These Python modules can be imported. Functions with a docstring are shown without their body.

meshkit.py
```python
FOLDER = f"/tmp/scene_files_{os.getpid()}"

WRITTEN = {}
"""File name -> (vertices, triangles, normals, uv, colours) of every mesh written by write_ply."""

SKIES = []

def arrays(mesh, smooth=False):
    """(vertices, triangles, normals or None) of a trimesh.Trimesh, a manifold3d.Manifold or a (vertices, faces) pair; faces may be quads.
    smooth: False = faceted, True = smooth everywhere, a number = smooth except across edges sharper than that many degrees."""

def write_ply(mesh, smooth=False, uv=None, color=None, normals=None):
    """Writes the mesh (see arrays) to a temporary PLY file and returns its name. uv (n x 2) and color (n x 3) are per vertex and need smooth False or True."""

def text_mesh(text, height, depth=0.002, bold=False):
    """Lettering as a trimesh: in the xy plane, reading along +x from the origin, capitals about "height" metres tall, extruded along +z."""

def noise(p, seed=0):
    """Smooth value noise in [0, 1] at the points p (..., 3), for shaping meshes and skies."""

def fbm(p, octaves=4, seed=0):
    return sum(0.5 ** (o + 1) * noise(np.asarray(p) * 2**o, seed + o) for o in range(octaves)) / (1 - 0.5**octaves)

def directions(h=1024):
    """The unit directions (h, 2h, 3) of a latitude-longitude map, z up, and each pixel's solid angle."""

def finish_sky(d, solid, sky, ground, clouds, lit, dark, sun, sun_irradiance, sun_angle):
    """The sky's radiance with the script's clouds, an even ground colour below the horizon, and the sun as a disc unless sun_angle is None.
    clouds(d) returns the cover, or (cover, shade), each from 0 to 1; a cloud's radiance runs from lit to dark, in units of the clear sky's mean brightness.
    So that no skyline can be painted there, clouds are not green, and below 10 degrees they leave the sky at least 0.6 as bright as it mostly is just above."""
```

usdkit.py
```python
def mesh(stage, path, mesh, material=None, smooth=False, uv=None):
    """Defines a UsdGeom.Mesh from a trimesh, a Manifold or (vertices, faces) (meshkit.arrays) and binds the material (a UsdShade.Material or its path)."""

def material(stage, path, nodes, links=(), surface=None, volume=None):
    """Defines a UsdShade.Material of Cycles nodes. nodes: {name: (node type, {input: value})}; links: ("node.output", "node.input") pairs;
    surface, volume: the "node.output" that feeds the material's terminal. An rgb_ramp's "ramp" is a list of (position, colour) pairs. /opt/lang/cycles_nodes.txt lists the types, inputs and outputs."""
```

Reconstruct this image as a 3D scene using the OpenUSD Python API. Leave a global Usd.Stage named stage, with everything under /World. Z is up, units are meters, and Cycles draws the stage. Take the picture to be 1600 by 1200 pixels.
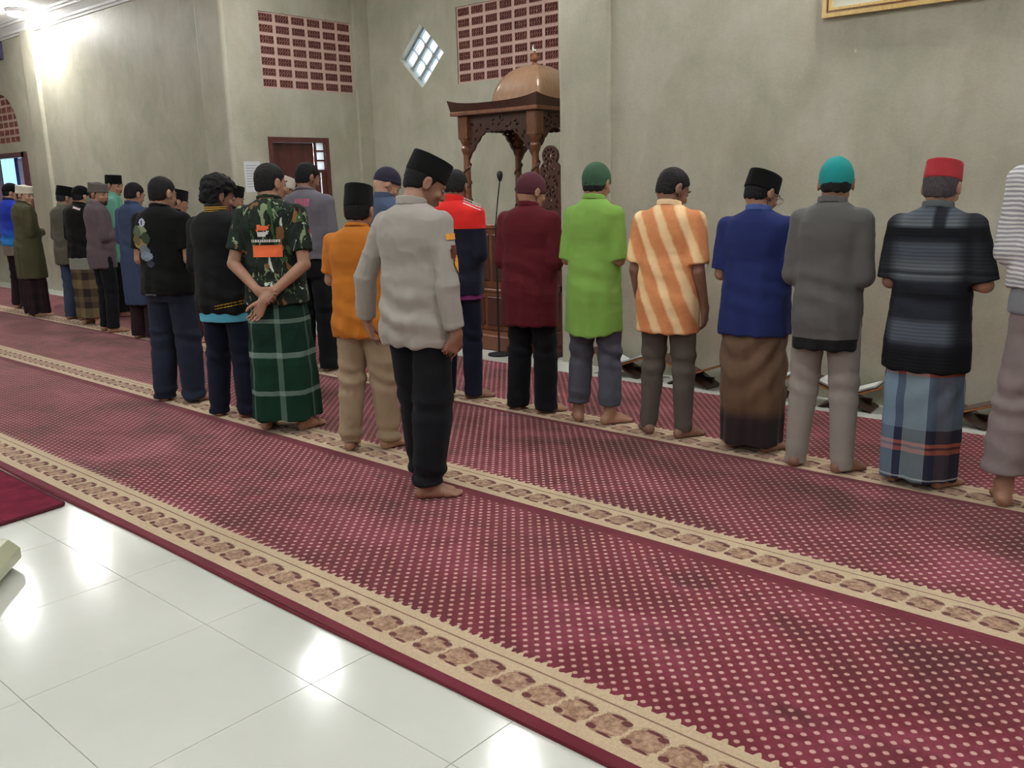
import math, random
import numpy as np, trimesh
import manifold3d as m3
from shapely.geometry import Polygon, box as sbox, Point
from shapely import affinity
from scipy.interpolate import PchipInterpolator
from scipy.spatial import cKDTree
from pxr import Usd, UsdGeom, UsdLux, Gf, Sdf, UsdShade, Vt
import usdkit, meshkit

stage = Usd.Stage.CreateInMemory()
UsdGeom.SetStageUpAxis(stage, UsdGeom.Tokens.z)
UsdGeom.SetStageMetersPerUnit(stage, 1.0)
UsdGeom.Xform.Define(stage, '/World')
UsdGeom.Scope.Define(stage, '/World/Looks')

# ------------------------------------------------------------------ camera, sky, exposure
H_CAM = 1.5
FWD = np.array([-0.64674854, 0.73014015, -0.22048058])
RIGHT = np.array([0.75189355, 0.65885809, -0.02370871])
UP = np.array([-0.12795473, 0.1811115, 0.97510318])
cam = UsdGeom.Camera.Define(stage, '/World/camera')
cam.AddTransformOp().Set(Gf.Matrix4d(*RIGHT, 0, *UP, 0, *(-FWD), 0, 0, 0, H_CAM, 1))
cam.CreateHorizontalApertureAttr(36.0)
cam.CreateVerticalApertureAttr(27.0)
cam.CreateFocalLengthAttr(36.0 * 1399.33 / 1600)
cam.CreateClippingRangeAttr(Gf.Vec2f(0.05, 200))
cam.CreateExposureAttr(1.35)

LAMP_STRENGTH = 66.0          # emission of the round ceiling lamps
SKY_STRENGTH = 1.3
dome = UsdLux.DomeLight.Define(stage, '/World/sky')
usdkit.material(stage, '/World/Looks/sky_overcast', {
    'tc': ('texture_coordinate', {}), 'n': ('noise_texture', {'scale': 2.0, 'detail': 3.0}),
    'r': ('rgb_ramp', {'ramp': [(0.3, (0.62, 0.74, 0.88)), (0.7, (0.86, 0.93, 1.0))]}),
    'b': ('background_shader', {'strength': SKY_STRENGTH})},
    [('tc.generated', 'n.vector'), ('n.fac', 'r.fac'), ('r.color', 'b.color')], surface='b.background')
UsdShade.MaterialBindingAPI.Apply(dome.GetPrim()).Bind(UsdShade.Material.Get(stage, '/World/Looks/sky_overcast'))

# ------------------------------------------------------------------ small helpers
rng = np.random.default_rng(7)
_used = {}


def unique(parent, name):
    key = (parent, name)
    k = _used.get(key, 0)
    _used[key] = k + 1
    return f'{parent}/{name}' if k == 0 else f'{parent}/{name}_{k:03d}'


def tag(p, label=None, cat=None, group=None, kind=None):
    for k, v in (('label', label), ('category', cat), ('group', group), ('kind', kind)):
        if v:
            p.SetCustomDataByKey(k, v)


def thing(name, label=None, cat=None, loc=(0, 0, 0), rotz=0.0, group=None, kind=None):
    path = unique('/World', name)
    x = UsdGeom.Xform.Define(stage, path)
    x.AddTranslateOp().Set(Gf.Vec3d(*map(float, loc)))
    if rotz:
        x.AddRotateZOp().Set(float(rotz))
    tag(x.GetPrim(), label, cat, group, kind)
    return path


def obj(name, mesh, mat, parent='/World', smooth=30, uv=None, **k):
    path = unique(parent, name)
    m = usdkit.mesh(stage, path, mesh, mat, smooth=smooth, uv=uv)
    tag(m.GetPrim(), **k)
    return path


def lin(c):
    c = np.asarray(c, float) / 255.0
    return tuple(np.where(c <= 0.04045, c / 12.92, ((c + 0.055) / 1.055) ** 2.4))


def bx(x0, y0, z0, x1, y1, z1):
    b = trimesh.creation.box((x1 - x0, y1 - y0, z1 - z0))
    b.apply_translation(((x0 + x1) / 2, (y0 + y1) / 2, (z0 + z1) / 2))
    return b


def cbx(x0, y0, z0, x1, y1, z1, c=0.004):
    """box with chamfered edges"""
    c = min(c, (x1 - x0) * .4, (y1 - y0) * .4, (z1 - z0) * .4)
    pts = []
    for x in ((x0, c), (x1, -c)):
        for y in ((y0, c), (y1, -c)):
            for z in ((z0, c), (z1, -c)):
                pts += [(x[0], y[0] + y[1], z[0] + z[1]), (x[0] + x[1], y[0], z[0] + z[1]), (x[0] + x[1], y[0] + y[1], z[0])]
    return trimesh.convex.convex_hull(np.array(pts))


def cat(*ms):
    return trimesh.util.concatenate([m for m in ms])


def tube(a, b, r, r2=None, n=14):
    a, b = np.asarray(a, float), np.asarray(b, float)
    L = np.linalg.norm(b - a)
    m = lathe([(0, 0), (r, 0), (r if r2 is None else r2, L), (0, L)], n)
    m.apply_transform(trimesh.geometry.align_vectors([0, 0, 1], (b - a) / L))
    m.apply_translation(a)
    return m


def lathe(prof, n=24):
    return trimesh.creation.revolve(np.array(prof, float), sections=n)


def extr(poly, d):
    gs = getattr(poly, 'geoms', [poly])
    return trimesh.util.concatenate([trimesh.creation.extrude_polygon(g, d, engine='earcut') for g in gs if g.area > 1e-9])


def wall_xz(poly, y0, y1):
    """polygon in (x, z), extruded from y0 to y1"""
    m = extr(poly, y1 - y0)
    m.apply_transform([[1, 0, 0, 0], [0, 0, 1, y0], [0, 1, 0, 0], [0, 0, 0, 1]])
    m.invert() if m.volume < 0 else None
    return m


def wall_yz(poly, x0, x1):
    m = extr(poly, x1 - x0)
    m.apply_transform([[0, 0, 1, x0], [1, 0, 0, 0], [0, 1, 0, 0], [0, 0, 0, 1]])
    m.invert() if m.volume < 0 else None
    return m


class G:
    """a node graph written as expressions"""

    def __init__(s):
        s.nodes, s.links, s.i = {}, [], 0

    def n(s, kind, out=None, **kw):
        s.i += 1
        name = f'n{s.i}'
        vals = {}
        for k, v in kw.items():
            if isinstance(v, tuple) and len(v) == 2 and v[0] == '@':
                s.links.append((v[1], f'{name}.{k}'))
            else:
                vals[k] = v
        s.nodes[name] = (kind, vals)
        return ('@', f'{name}.{out}') if out else name

    def m(s, op, a, b=0.0, c=0.0):
        return s.n('math', 'value', math_type=op, value1=a, value2=b, value3=c)

    def ramp(s, f, stops, interpolate=True):
        return s.n('rgb_ramp', 'color', fac=f, ramp=stops, interpolate=interpolate)

    def mix(s, f, a, b, t='mix'):
        return s.n('mix', 'color', mix_type=t, fac=f, color1=a, color2=b)

    def noise(s, vec, scale, detail=3.0, rough=0.5, dist=0.0, out='fac'):
        return s.n('noise_texture', out, vector=vec, scale=scale, detail=detail, roughness=rough, distortion=dist)

    def pos(s):
        return s.n('texture_coordinate', 'object')

    def mapped(s, v, scale=(1, 1, 1), loc=(0, 0, 0), rot=(0, 0, 0)):
        return s.n('mapping', 'vector', vector=v, scale=scale, location=loc, rotation=rot)

    def xyz(s, v):
        nm = s.n('separate_xyz', None, vector=v)
        return tuple(('@', f'{nm}.{k}') for k in 'xyz')

    def surf(s, path, color, rough=0.8, bump=None, bstr=0.3, bdist=0.01, **kw):
        if bump is not None:
            kw['normal'] = s.n('bump', 'normal', height=bump, strength=bstr, distance=bdist)
        p = s.n('principled_bsdf', None, base_color=color, roughness=rough, **kw)
        return usdkit.material(stage, '/World/Looks/' + path, s.nodes, s.links, surface=f'{p}.BSDF')


_mats = {}


def plain(name, rgb, rough=0.6, **kw):
    if name not in _mats:
        g = G()
        _mats[name] = g.surf(name, lin(rgb), rough, **kw)
    return _mats[name]


def cloth(name, rgb, var=0.12, rough=0.9, weave=900.0):
    if name not in _mats:
        g = G()
        p = g.pos()
        c = np.array(lin(rgb))
        f = g.noise(p, 7.0, 4.0, 0.6)
        col = g.ramp(f, [(0.25, tuple(c * (1 - var))), (0.75, tuple(np.minimum(c * (1 + var), 1)))])
        w = g.noise(p, weave / 4, 2.0)
        _mats[name] = g.surf(name, col, rough, bump=w, bstr=0.25, bdist=0.002, specular_ior_level=0.2, sheen_weight=0.04)
    return _mats[name]


def emit(name, rgb, strength):
    if name not in _mats:
        _mats[name] = usdkit.material(stage, '/World/Looks/' + name, {'e': ('emission', {'color': tuple(rgb), 'strength': float(strength)})}, [], surface='e.emission')
    return _mats[name]


def wood(name, a, b, scale=6.0, rough=0.35, coat=0.3):
    if name not in _mats:
        g = G()
        p = g.mapped(g.pos(), scale=(scale * 2.2, scale * 2.2, scale * 0.35))
        f = g.noise(p, 3.0, 5.0, 0.6, 1.2)
        col = g.ramp(f, [(0.3, lin(a)), (0.7, lin(b))])
        _mats[name] = g.surf(name, col, rough, bump=f, bstr=0.15, bdist=0.003, coat_weight=coat, coat_roughness=0.2)
    return _mats[name]


# ------------------------------------------------------------------ setting: materials
def wallpaper():
    g = G()
    p = g.n('geometry', 'position')
    blot = g.noise(g.mapped(p, scale=(1.0, 1.0, 0.8)), 2.2, 5.0, 0.62, 0.5)
    fib = g.noise(g.mapped(p, scale=(1.0, 1.0, 0.3)), 9.0, 4.0, 0.65)
    fine = g.noise(g.mapped(p, scale=(1, 1, 1.6)), 55.0, 3.0, 0.7)
    pink = g.noise(g.mapped(p, loc=(3, 7, 1)), 1.7, 4.0, 0.6)
    c = g.ramp(blot, [(0.28, lin((166, 164, 145))), (0.5, lin((180, 176, 158))), (0.72, lin((192, 188, 173)))])
    c = g.mix(g.m('multiply', g.n('map_range', 'result', value=pink, from_min=0.52, from_max=0.75, clamp=True), 0.4), c, lin((178, 163, 146)))
    c = g.mix(0.22, c, g.ramp(fib, [(0.25, (0.36, 0.36, 0.36)), (0.75, (0.64, 0.64, 0.63))]), 'overlay')
    c = g.mix(0.30, c, g.ramp(fine, [(0.25, (0.38, 0.38, 0.37)), (0.75, (0.62, 0.62, 0.62))]), 'overlay')
    return g.surf('wall_stone_paper', c, 0.5, bump=fine, bstr=0.12, bdist=0.002, specular_ior_level=0.45)


M_WALL = wallpaper()
M_CEIL = plain('ceiling_paint', (232, 233, 234), 0.7)
M_CORN = plain('cornice_paint', (226, 226, 226), 0.6)
M_MORTAR = plain('grille_mortar', (208, 176, 164), 0.85)
M_VOID = plain('grille_void', (58, 38, 36), 0.95)
M_DOORWOOD = wood('door_wood', (70, 30, 28), (96, 46, 42), 3.0, 0.4, 0.2)
M_FRAMEWOOD = wood('door_frame_wood', (82, 40, 38), (104, 56, 52), 3.0, 0.45, 0.15)
M_WINFRAME = wood('window_frame_wood', (84, 48, 52), (102, 60, 64), 3.0, 0.5, 0.1)


def brick_mat():
    g = G()
    p = g.n('geometry', 'position')
    f = g.noise(p, 26.0, 4.0, 0.6)
    r = g.n('object_info', 'random')
    c = g.ramp(f, [(0.25, lin((112, 66, 58))), (0.75, lin((150, 98, 88)))])
    c = g.mix(g.m('multiply', r, 0.45), c, lin((112, 66, 66)))
    return g.surf('roster_brick', c, 0.85, bump=f, bstr=0.4, bdist=0.004)


M_BRICK = brick_mat()


def tile_mat(name, joints=False):
    g = G()
    p = g.n('geometry', 'position')
    f = g.noise(p, 1.5, 4.0, 0.6)
    r = g.n('object_info', 'random')
    c = g.ramp(f, [(0.3, lin((205, 207, 199))), (0.7, lin((217, 218, 211)))])
    c = g.mix(g.m('multiply', r, 0.18), c, lin((206, 204, 194)))
    if joints:
        x, y, z = g.xyz(p)
        fx = g.m('fraction', g.m('divide', g.m('add', x, 1.527 + 61.2), 0.612))
        fy = g.m('fraction', g.m('divide', g.m('subtract', y, 1.444 - 61.2), 0.612))
        jx = g.m('less_than', fx, 0.006)
        jy = g.m('less_than', fy, 0.006)
        c = g.mix(g.m('maximum', jx, jy), c, lin((186, 187, 180)))
    b = g.noise(p, 5.0, 2.0)
    return g.surf(name, c, 0.14, bump=b, bstr=0.02, bdist=0.02, specular_ior_level=0.55)


M_TILE = tile_mat('floor_tile')
M_FLOOR = tile_mat('floor_tiled_far', True)
M_GROUT = plain('floor_grout', (186, 187, 180), 0.8)
M_PANE = usdkit.material(stage, '/World/Looks/window_pane', {
    't': ('transparent_bsdf', {'color': (0.93, 0.96, 0.97)}), 'g': ('glossy_bsdf', {'roughness': 0.05}),
    'm': ('mix_closure', {'fac': 0.05})},
    [('t.BSDF', 'm.closure1'), ('g.BSDF', 'm.closure2')], surface='m.closure')

M_FROST = usdkit.material(stage, '/World/Looks/frosted_pane', {
    't': ('translucent_bsdf', {'color': (0.92, 0.94, 0.95)}), 'd': ('principled_bsdf', {'base_color': (0.8, 0.82, 0.82), 'roughness': 0.3}), 'm': ('mix_closure', {'fac': 0.25})},
    [('t.BSDF', 'm.closure1'), ('d.BSDF', 'm.closure2')], surface='m.closure')

M_PANE_BLUE = usdkit.material(stage, '/World/Looks/window_pane_blue', {
    't': ('transparent_bsdf', {'color': (0.50, 0.64, 0.74)}), 'g': ('glossy_bsdf', {'roughness': 0.05}), 'm': ('mix_closure', {'fac': 0.05})},
    [('t.BSDF', 'm.closure1'), ('g.BSDF', 'm.closure2')], surface='m.closure')

# ------------------------------------------------------------------ setting: shell
YW = 5.9                      # the prayer-direction wall
XN0, XN1 = -9.37, -4.63       # the niche's sides
YB = 7.927                    # the niche's back wall
ZC = 4.0                      # ceiling
XL, XR, YF = -19.0, 6.0, -7.0

TP = 0.612
floor = thing('floor', kind='structure')
# base slab under the loose tiles, with the joints of the farther floor drawn by the material
tx0, tx1 = -1.527 - 13 * TP, -1.527 + 7 * TP
ty0, ty1 = 1.444 - 7 * TP, 1.444 + TP
sx0, sx1, sy0, sy1 = -1.527 - 13 * TP, -1.527 + 4 * TP, 5.49, 5.49 + TP
far = sbox(XL, YF, XR, YB + .2).difference(sbox(tx0, ty0, tx1, ty1)).difference(sbox(sx0, sy0, sx1, YW))
fm = extr(far, 0.05)
fm.apply_translation((0, 0, -0.05))
obj('slab', fm, M_FLOOR, floor, smooth=False)
gm = cat(bx(tx0, ty0, -0.05, tx1, ty1, -0.004), bx(sx0, sy0, -0.05, sx1, YW, -0.004))
obj('grout', gm, M_GROUT, floor, smooth=False)
for j in range(8):
    for i in range(20):
        x, y = tx0 + i * TP, ty0 + j * TP
        obj('tile', cbx(x + .0009, y + .0009, -0.02, x + TP - .0009, y + TP - .0009, 0.0, 0.0008), M_TILE, floor, smooth=False)
for i in range(17):
    x = sx0 + i * TP
    obj('tile', cbx(x + .0012, sy0 + .001, -0.02, x + TP - .0012, YW - .001, 0.0, 0.0012), M_TILE, floor, smooth=False)

# main wall with the opening of the blue window and of the arched grille
W1 = (-17.25, 0.66, -15.26, 2.14)          # window opening x0 z0 x1 z1
arch_c, arch_w, arch_z0, arch_zs, arch_zt = -16.2, 0.74, 2.285, 2.42, 3.08
arch = Polygon([(arch_c - arch_w, arch_z0), (arch_c + arch_w, arch_z0)] + [(arch_c + arch_w * math.cos(t), arch_zs + (arch_zt - arch_zs) * math.sin(t) ** 0.9) for t in np.linspace(0.0, math.pi, 30)[1:-1]] + [(arch_c - arch_w, arch_zs)])
left = sbox(XL - .15, 0, XN0, ZC).difference(sbox(W1[0], W1[1], W1[2], W1[3])).difference(arch)
right = sbox(XN1, 0, XR + .15, ZC)
wall_front = thing('wall_front', kind='structure')
obj('wall_panel', wall_xz(left, YW, YW + .16), M_WALL, wall_front, smooth=False)
obj('wall_panel', wall_xz(right, YW, YW + .16), M_WALL, wall_front, smooth=False)
# niche
niche_l = thing('wall_niche_left', kind='structure')
DY0, DY1, DZ = 6.339, 7.215, 2.083       # door opening on the niche's left side
GY0, GY1, GZ0, GZ1 = 6.335, 7.69, 2.637, 3.481
sp = sbox(YW + .16, 0, YB + .16, ZC).difference(sbox(DY0, 0, DY1, DZ)).difference(sbox(GY0, GZ0, GY1, GZ1))
obj('wall_panel', wall_yz(sp, XN0 - .16, XN0), M_WALL, niche_l, smooth=False)
niche_b = thing('wall_niche_back', kind='structure')
BX0, BX1 = -7.757, -6.243
dia = [(-8.363, 3.385), (-7.978, 3.01), (-8.368, 2.635), (-8.754, 3.01)]
diaP = Polygon(dia)
bp = sbox(XN0 - .16, 0, XN1 + .16, ZC).difference(sbox(BX0, GZ0, BX1, GZ1)).difference(diaP)
dia2 = affinity.translate(diaP, 2 * (-7.0) - 2 * (-8.366), 0)
bp = bp.difference(dia2)
obj('wall_panel', wall_xz(bp, YB, YB + .16), M_WALL, niche_b, smooth=False)
niche_r = thing('wall_niche_right', kind='structure')
obj('wall_panel', wall_yz(sbox(YW + .16, 0, YB, ZC), XN1, XN1 + .16), M_WALL, niche_r, smooth=False)
obj('wall_left', bx(XL - .15, YF, 0, XL, YW, ZC), M_WALL, kind='structure', smooth=False)
obj('wall_right', bx(XR, YF, 0, XR + .15, YW, ZC), M_WALL, kind='structure', smooth=False)
obj('wall_back', bx(XL - .15, YF - .15, 0, XR + .15, YF, ZC), M_WALL, kind='structure', smooth=False)
obj('ceiling', cat(bx(XL - .15, YF - .15, ZC, XR + .15, YW + .16, ZC + .12), bx(XN0 - .16, YW + .16, ZC, XN1 + .16, YB + .16, ZC + .12)), M_CEIL, kind='structure', smooth=False)


# pilasters
def pilaster(x0, x1, d, r=0.03):
    p = sbox(x0, YW - d, x1, YW + .12).buffer(-r).buffer(r)
    m = extr(p, ZC)
    return m


obj('trim_1', pilaster(XN1 + .002, -4.14, 0.035), M_WALL, kind='structure', smooth=40)
obj('trim_2', pilaster(-9.93, XN0 - .002, 0.05, 0.05), M_WALL, kind='structure', smooth=40)
obj('trim_3', pilaster(-14.87, -14.40, 0.05, 0.05), M_WALL, kind='structure', smooth=40)
obj('trim_5', wall_yz(sbox(YB - .22, 0, YB - .0, ZC).buffer(0), XN0, XN0 + .05), M_WALL, kind='structure', smooth=False)


def cornice(x0, x1):
    prof = [(0, 0), (0, -.185), (-.02, -.185), (-.028, -.16), (-.05, -.15), (-.055, -.12), (-.085, -.085), (-.12, -.06), (-.15, -.055), (-.155, -.03), (-.19, -.025), (-.2, 0)]
    p = Polygon([(YW + a, ZC + b) for a, b in prof])
    return wall_yz(p, x0, x1)


obj('trim_4', cat(cornice(XL, -9.94), cornice(-4.13, XR)), M_CORN, kind='structure', smooth=25)


# ------------------------------------------------------------------ pierced brick grilles
def roster_poly(w, h):
    o = sbox(-w / 2, -h / 2, w / 2, h / 2)
    n = 5
    for k in range(n):
        cx = -w / 2 + w * (k + 0.5) / n
        s = w / n * 0.24
        sl = w / n * 0.42
        for (z0, z1, d) in ((-h * .40, -h * .05, 1), (h * .05, h * .40, 1)):
            q = Polygon([(cx - s - sl * .5 * d, z0), (cx + s - sl * .5 * d, z0), (cx + s + sl * .5 * d, z1), (cx - s + sl * .5 * d, z1)])
            o = o.difference(q)
    return o


def grille(name, n_cols, n_rows, u0, u1, z0, z1, place, clip=None, depth=0.06, n_max=300):
    """bricks in mortar on plane (u, z); place(mesh poly, d0, d1) turns (u,z) polygons into a mesh"""
    t = thing(name, kind='structure')
    pu, pz = (u1 - u0) / n_cols, (z1 - z0) / n_rows
    field = sbox(u0, z0, u1, z1) if clip is None else clip
    bw, bh = pu * .80, pz * .70
    base = roster_poly(bw, bh)
    holes = []
    for j in range(n_rows):
        for i in range(n_cols):
            cu, cz = u0 + (i + .5) * pu, z0 + (j + .5) * pz
            b = affinity.translate(base, cu, cz)
            full = sbox(cu - bw / 2, cz - bh / 2, cu + bw / 2, cz + bh / 2)
            if clip is not None:
                inner = clip.buffer(-.015)
                b, full = b.intersection(inner), full.intersection(inner)
                if full.area < 0.15 * bw * bh:
                    continue
            holes.append(full.buffer(-.0005))
            obj('brick', place(b, 0.012 + 0.006 * rng.random(), depth + .01), M_BRICK, t, smooth=False)
    mort = field
    for hq in holes:
        mort = mort.difference(hq)
    obj('mortar', place(mort, 0.02, depth), M_MORTAR, t, smooth=False)
    obj('backing', place(field.buffer(.02), 0.12, 0.15), M_VOID, t, smooth=False)
    return t


grille('window_2', 7, 7, arch_c - arch_w, arch_c + arch_w, arch_z0, arch_z0 + 0.116 * 7, lambda p, a, b: wall_xz(p, YW + a, YW + b), clip=arch)
grille('window_3', 6, 7, GY0, GY1, GZ0, GZ1, lambda p, a, b: wall_yz(p, XN0 - b, XN0 - a))
grille('window_4', 7, 7, BX0, BX1, GZ0, GZ1, lambda p, a, b: wall_xz(p, YB + a, YB + b))

# ------------------------------------------------------------------ diamond-shaped light opening of glass block rows
M_DIA = plain('diamond_mullion', (150, 158, 160), 0.6)


def diamond_window(name, poly):
    t = thing(name, kind='structure')
    c = np.array(poly.centroid.coords[0])
    P = np.array(poly.exterior.coords)[:4]
    # rows run from lower left to upper right: along L -> T
    idx = {'T': P[np.argmax(P[:, 1])], 'B': P[np.argmin(P[:, 1])], 'L': P[np.argmin(P[:, 0])], 'R': P[np.argmax(P[:, 0])]}
    e1, e2 = idx['T'] - idx['L'], idx['B'] - idx['L']
    at = lambda a, b: idx['L'] + a * e1 + b * e2
    bars = poly
    for r in range(3):
        for q in range(3):
            a0, a1 = q / 3 + .004, (q + 1) / 3 - .004
            b0, b1 = r / 3 + .040, (r + 1) / 3 - .040
            cell = Polygon([at(a0, b0), at(a1, b0), at(a1, b1), at(a0, b1)])
            cell = cell.buffer(-.03).buffer(.03)
            bars = bars.difference(cell)
            obj('pane', wall_xz(cell.buffer(.004), YB + .105, YB + .113), M_PANE, t, smooth=False)
    obj('mullion', wall_xz(bars, YB + .09, YB + .13), M_DIA, t, smooth=False)


diamond_window('window_5', diaP)
diamond_window('window_6', dia2)

# ------------------------------------------------------------------ blue window at the far left
w1 = thing('window_1', kind='structure')
x0, z0, x1, z1 = W1
obj('window_frame', cat(bx(x1 - .20, YW - .02, z0, x1, YW + .12, z1), bx(x0, YW - .02, z0, x0 + .10, YW + .12, z1), bx(x0 + .1, YW - .02, z1 - .075, x1 - .1, YW + .12, z1), bx(x0 + .1, YW - .02, z0, x1 - .1, YW + .12, z0 + .07)), M_WINFRAME, w1, smooth=False)
obj('mullion', bx(-16.74, YW + .0, z0 + .07, -16.66, YW + .10, z1 - .075), M_WINFRAME, w1, smooth=False)
obj('pane', bx(-16.66, YW + .09, z0 + .07, x1 - .20, YW + .098, z1 - .075), M_PANE_BLUE, w1, smooth=False)
obj('pane', bx(x0 + .10, YW + .09, z0 + .07, -16.74, YW + .098, z1 - .075), M_PANE_BLUE, w1, smooth=False)


def curtain(x0, x1, z0, z1, y, folds, amp):
    n = 60
    xs = np.linspace(x0, x1, n)
    ys = y + amp * np.sin(np.linspace(0, folds * 2 * math.pi, n))
    ring = np.vstack([np.c_[xs, ys], np.c_[xs[::-1], ys[::-1] + .006]])
    m = trimesh.creation.extrude_polygon(Polygon(ring), z1 - z0, engine='earcut')
    m.apply_translation((0, 0, z0))
    return m


lav = obj('curtain', curtain(-15.80, -15.47, z0 + .08, z1 - .09, YW + .045, 4, .012), cloth('lavender_curtain', (170, 174, 206)), smooth=40)
tag(stage.GetPrimAtPath(lav), 'pale lavender curtain hanging at the right side of the window behind the white cap', 'curtain')
blu = obj('curtain', curtain(-15.97, -15.81, z0 + .08, z1 - .08, YW + .055, 2, .012), cloth('navy_curtain', (48, 68, 140)), smooth=40)
tag(stage.GetPrimAtPath(blu), 'dark blue curtain strip between the bright pane and the lavender curtain', 'curtain')

# ------------------------------------------------------------------ door in the niche
d1 = thing('door_1', kind='structure')
FX0, FX1 = XN0 - .10, XN0 + .02
obj('door_frame', cat(bx(FX0, DY0, 0, FX1, DY0 + .055, DZ), bx(FX0, DY1 - .055, 0, FX1, DY1, DZ), bx(FX0, DY0 + .055, DZ - .06, FX1, DY1 - .055, DZ)), M_FRAMEWOOD, d1, smooth=False)
LY1 = 7.02
obj('door_leaf', cbx(XN0 - .09, DY0 + .057, 0.005, XN0 - .05, LY1, DZ - .062, .003), M_DOORWOOD, d1, smooth=False)
for (za, zb) in ((0.18, 0.78), (0.9, 1.36), (1.48, 1.9)):
    obj('panel', cbx(XN0 - .055, DY0 + .16, za, XN0 - .04, LY1 - .12, zb, .01), M_DOORWOOD, d1, smooth=False)
obj('handle', cat(tube((XN0 - .05, LY1 - .05, 1.02), (XN0 - .0, LY1 - .05, 1.02), .01), tube((XN0 - .0, LY1 - .05, 1.02), (XN0 - .0, LY1 - .15, 1.02), .009)), plain('door_metal', (170, 165, 150), .3, metallic=1.0), d1)
# the side light: three square lights and a tall slit
side = sbox(LY1, 0, DY1 - .055, DZ - .06)
cells = [(2.035, 1.935), (1.915, 1.82), (1.802, 1.70)]
for a, b in cells:
    cell = sbox(LY1 + .022, b, DY1 - .058, a)
    side = side.difference(cell)
    obj('pane', wall_yz(cell.buffer(.003), XN0 - .031, XN0 - .028), M_FROST, d1, smooth=False)
slit = sbox(LY1 + .058, 1.05, LY1 + .085, 1.665)
side = side.difference(slit)
obj('pane', wall_yz(slit.buffer(.003), XN0 - .031, XN0 - .028), M_FROST, d1, smooth=False)
obj('side_light', wall_yz(side, XN0 - .045, XN0 - .018), M_FRAMEWOOD, d1, smooth=False)

sheet = thing('paper_notice', 'white sheet of paper stuck on the wall left of the brown door', 'paper')
obj('sheet', cbx(XN0 + .001, 5.985, 1.45, XN0 + .003, 6.20, 1.80, .0005), plain('paper_white', (216, 218, 222), .7), sheet, smooth=False)
for k in range(9):
    w = .15 * (0.7 + .3 * rng.random())
    obj('text_line', bx(XN0 + .003, 6.01, 1.75 - k * .03, XN0 + .0034, 6.01 + w, 1.757 - k * .03), plain('print_grey', (150, 152, 158), .8), sheet, smooth=False)

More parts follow.
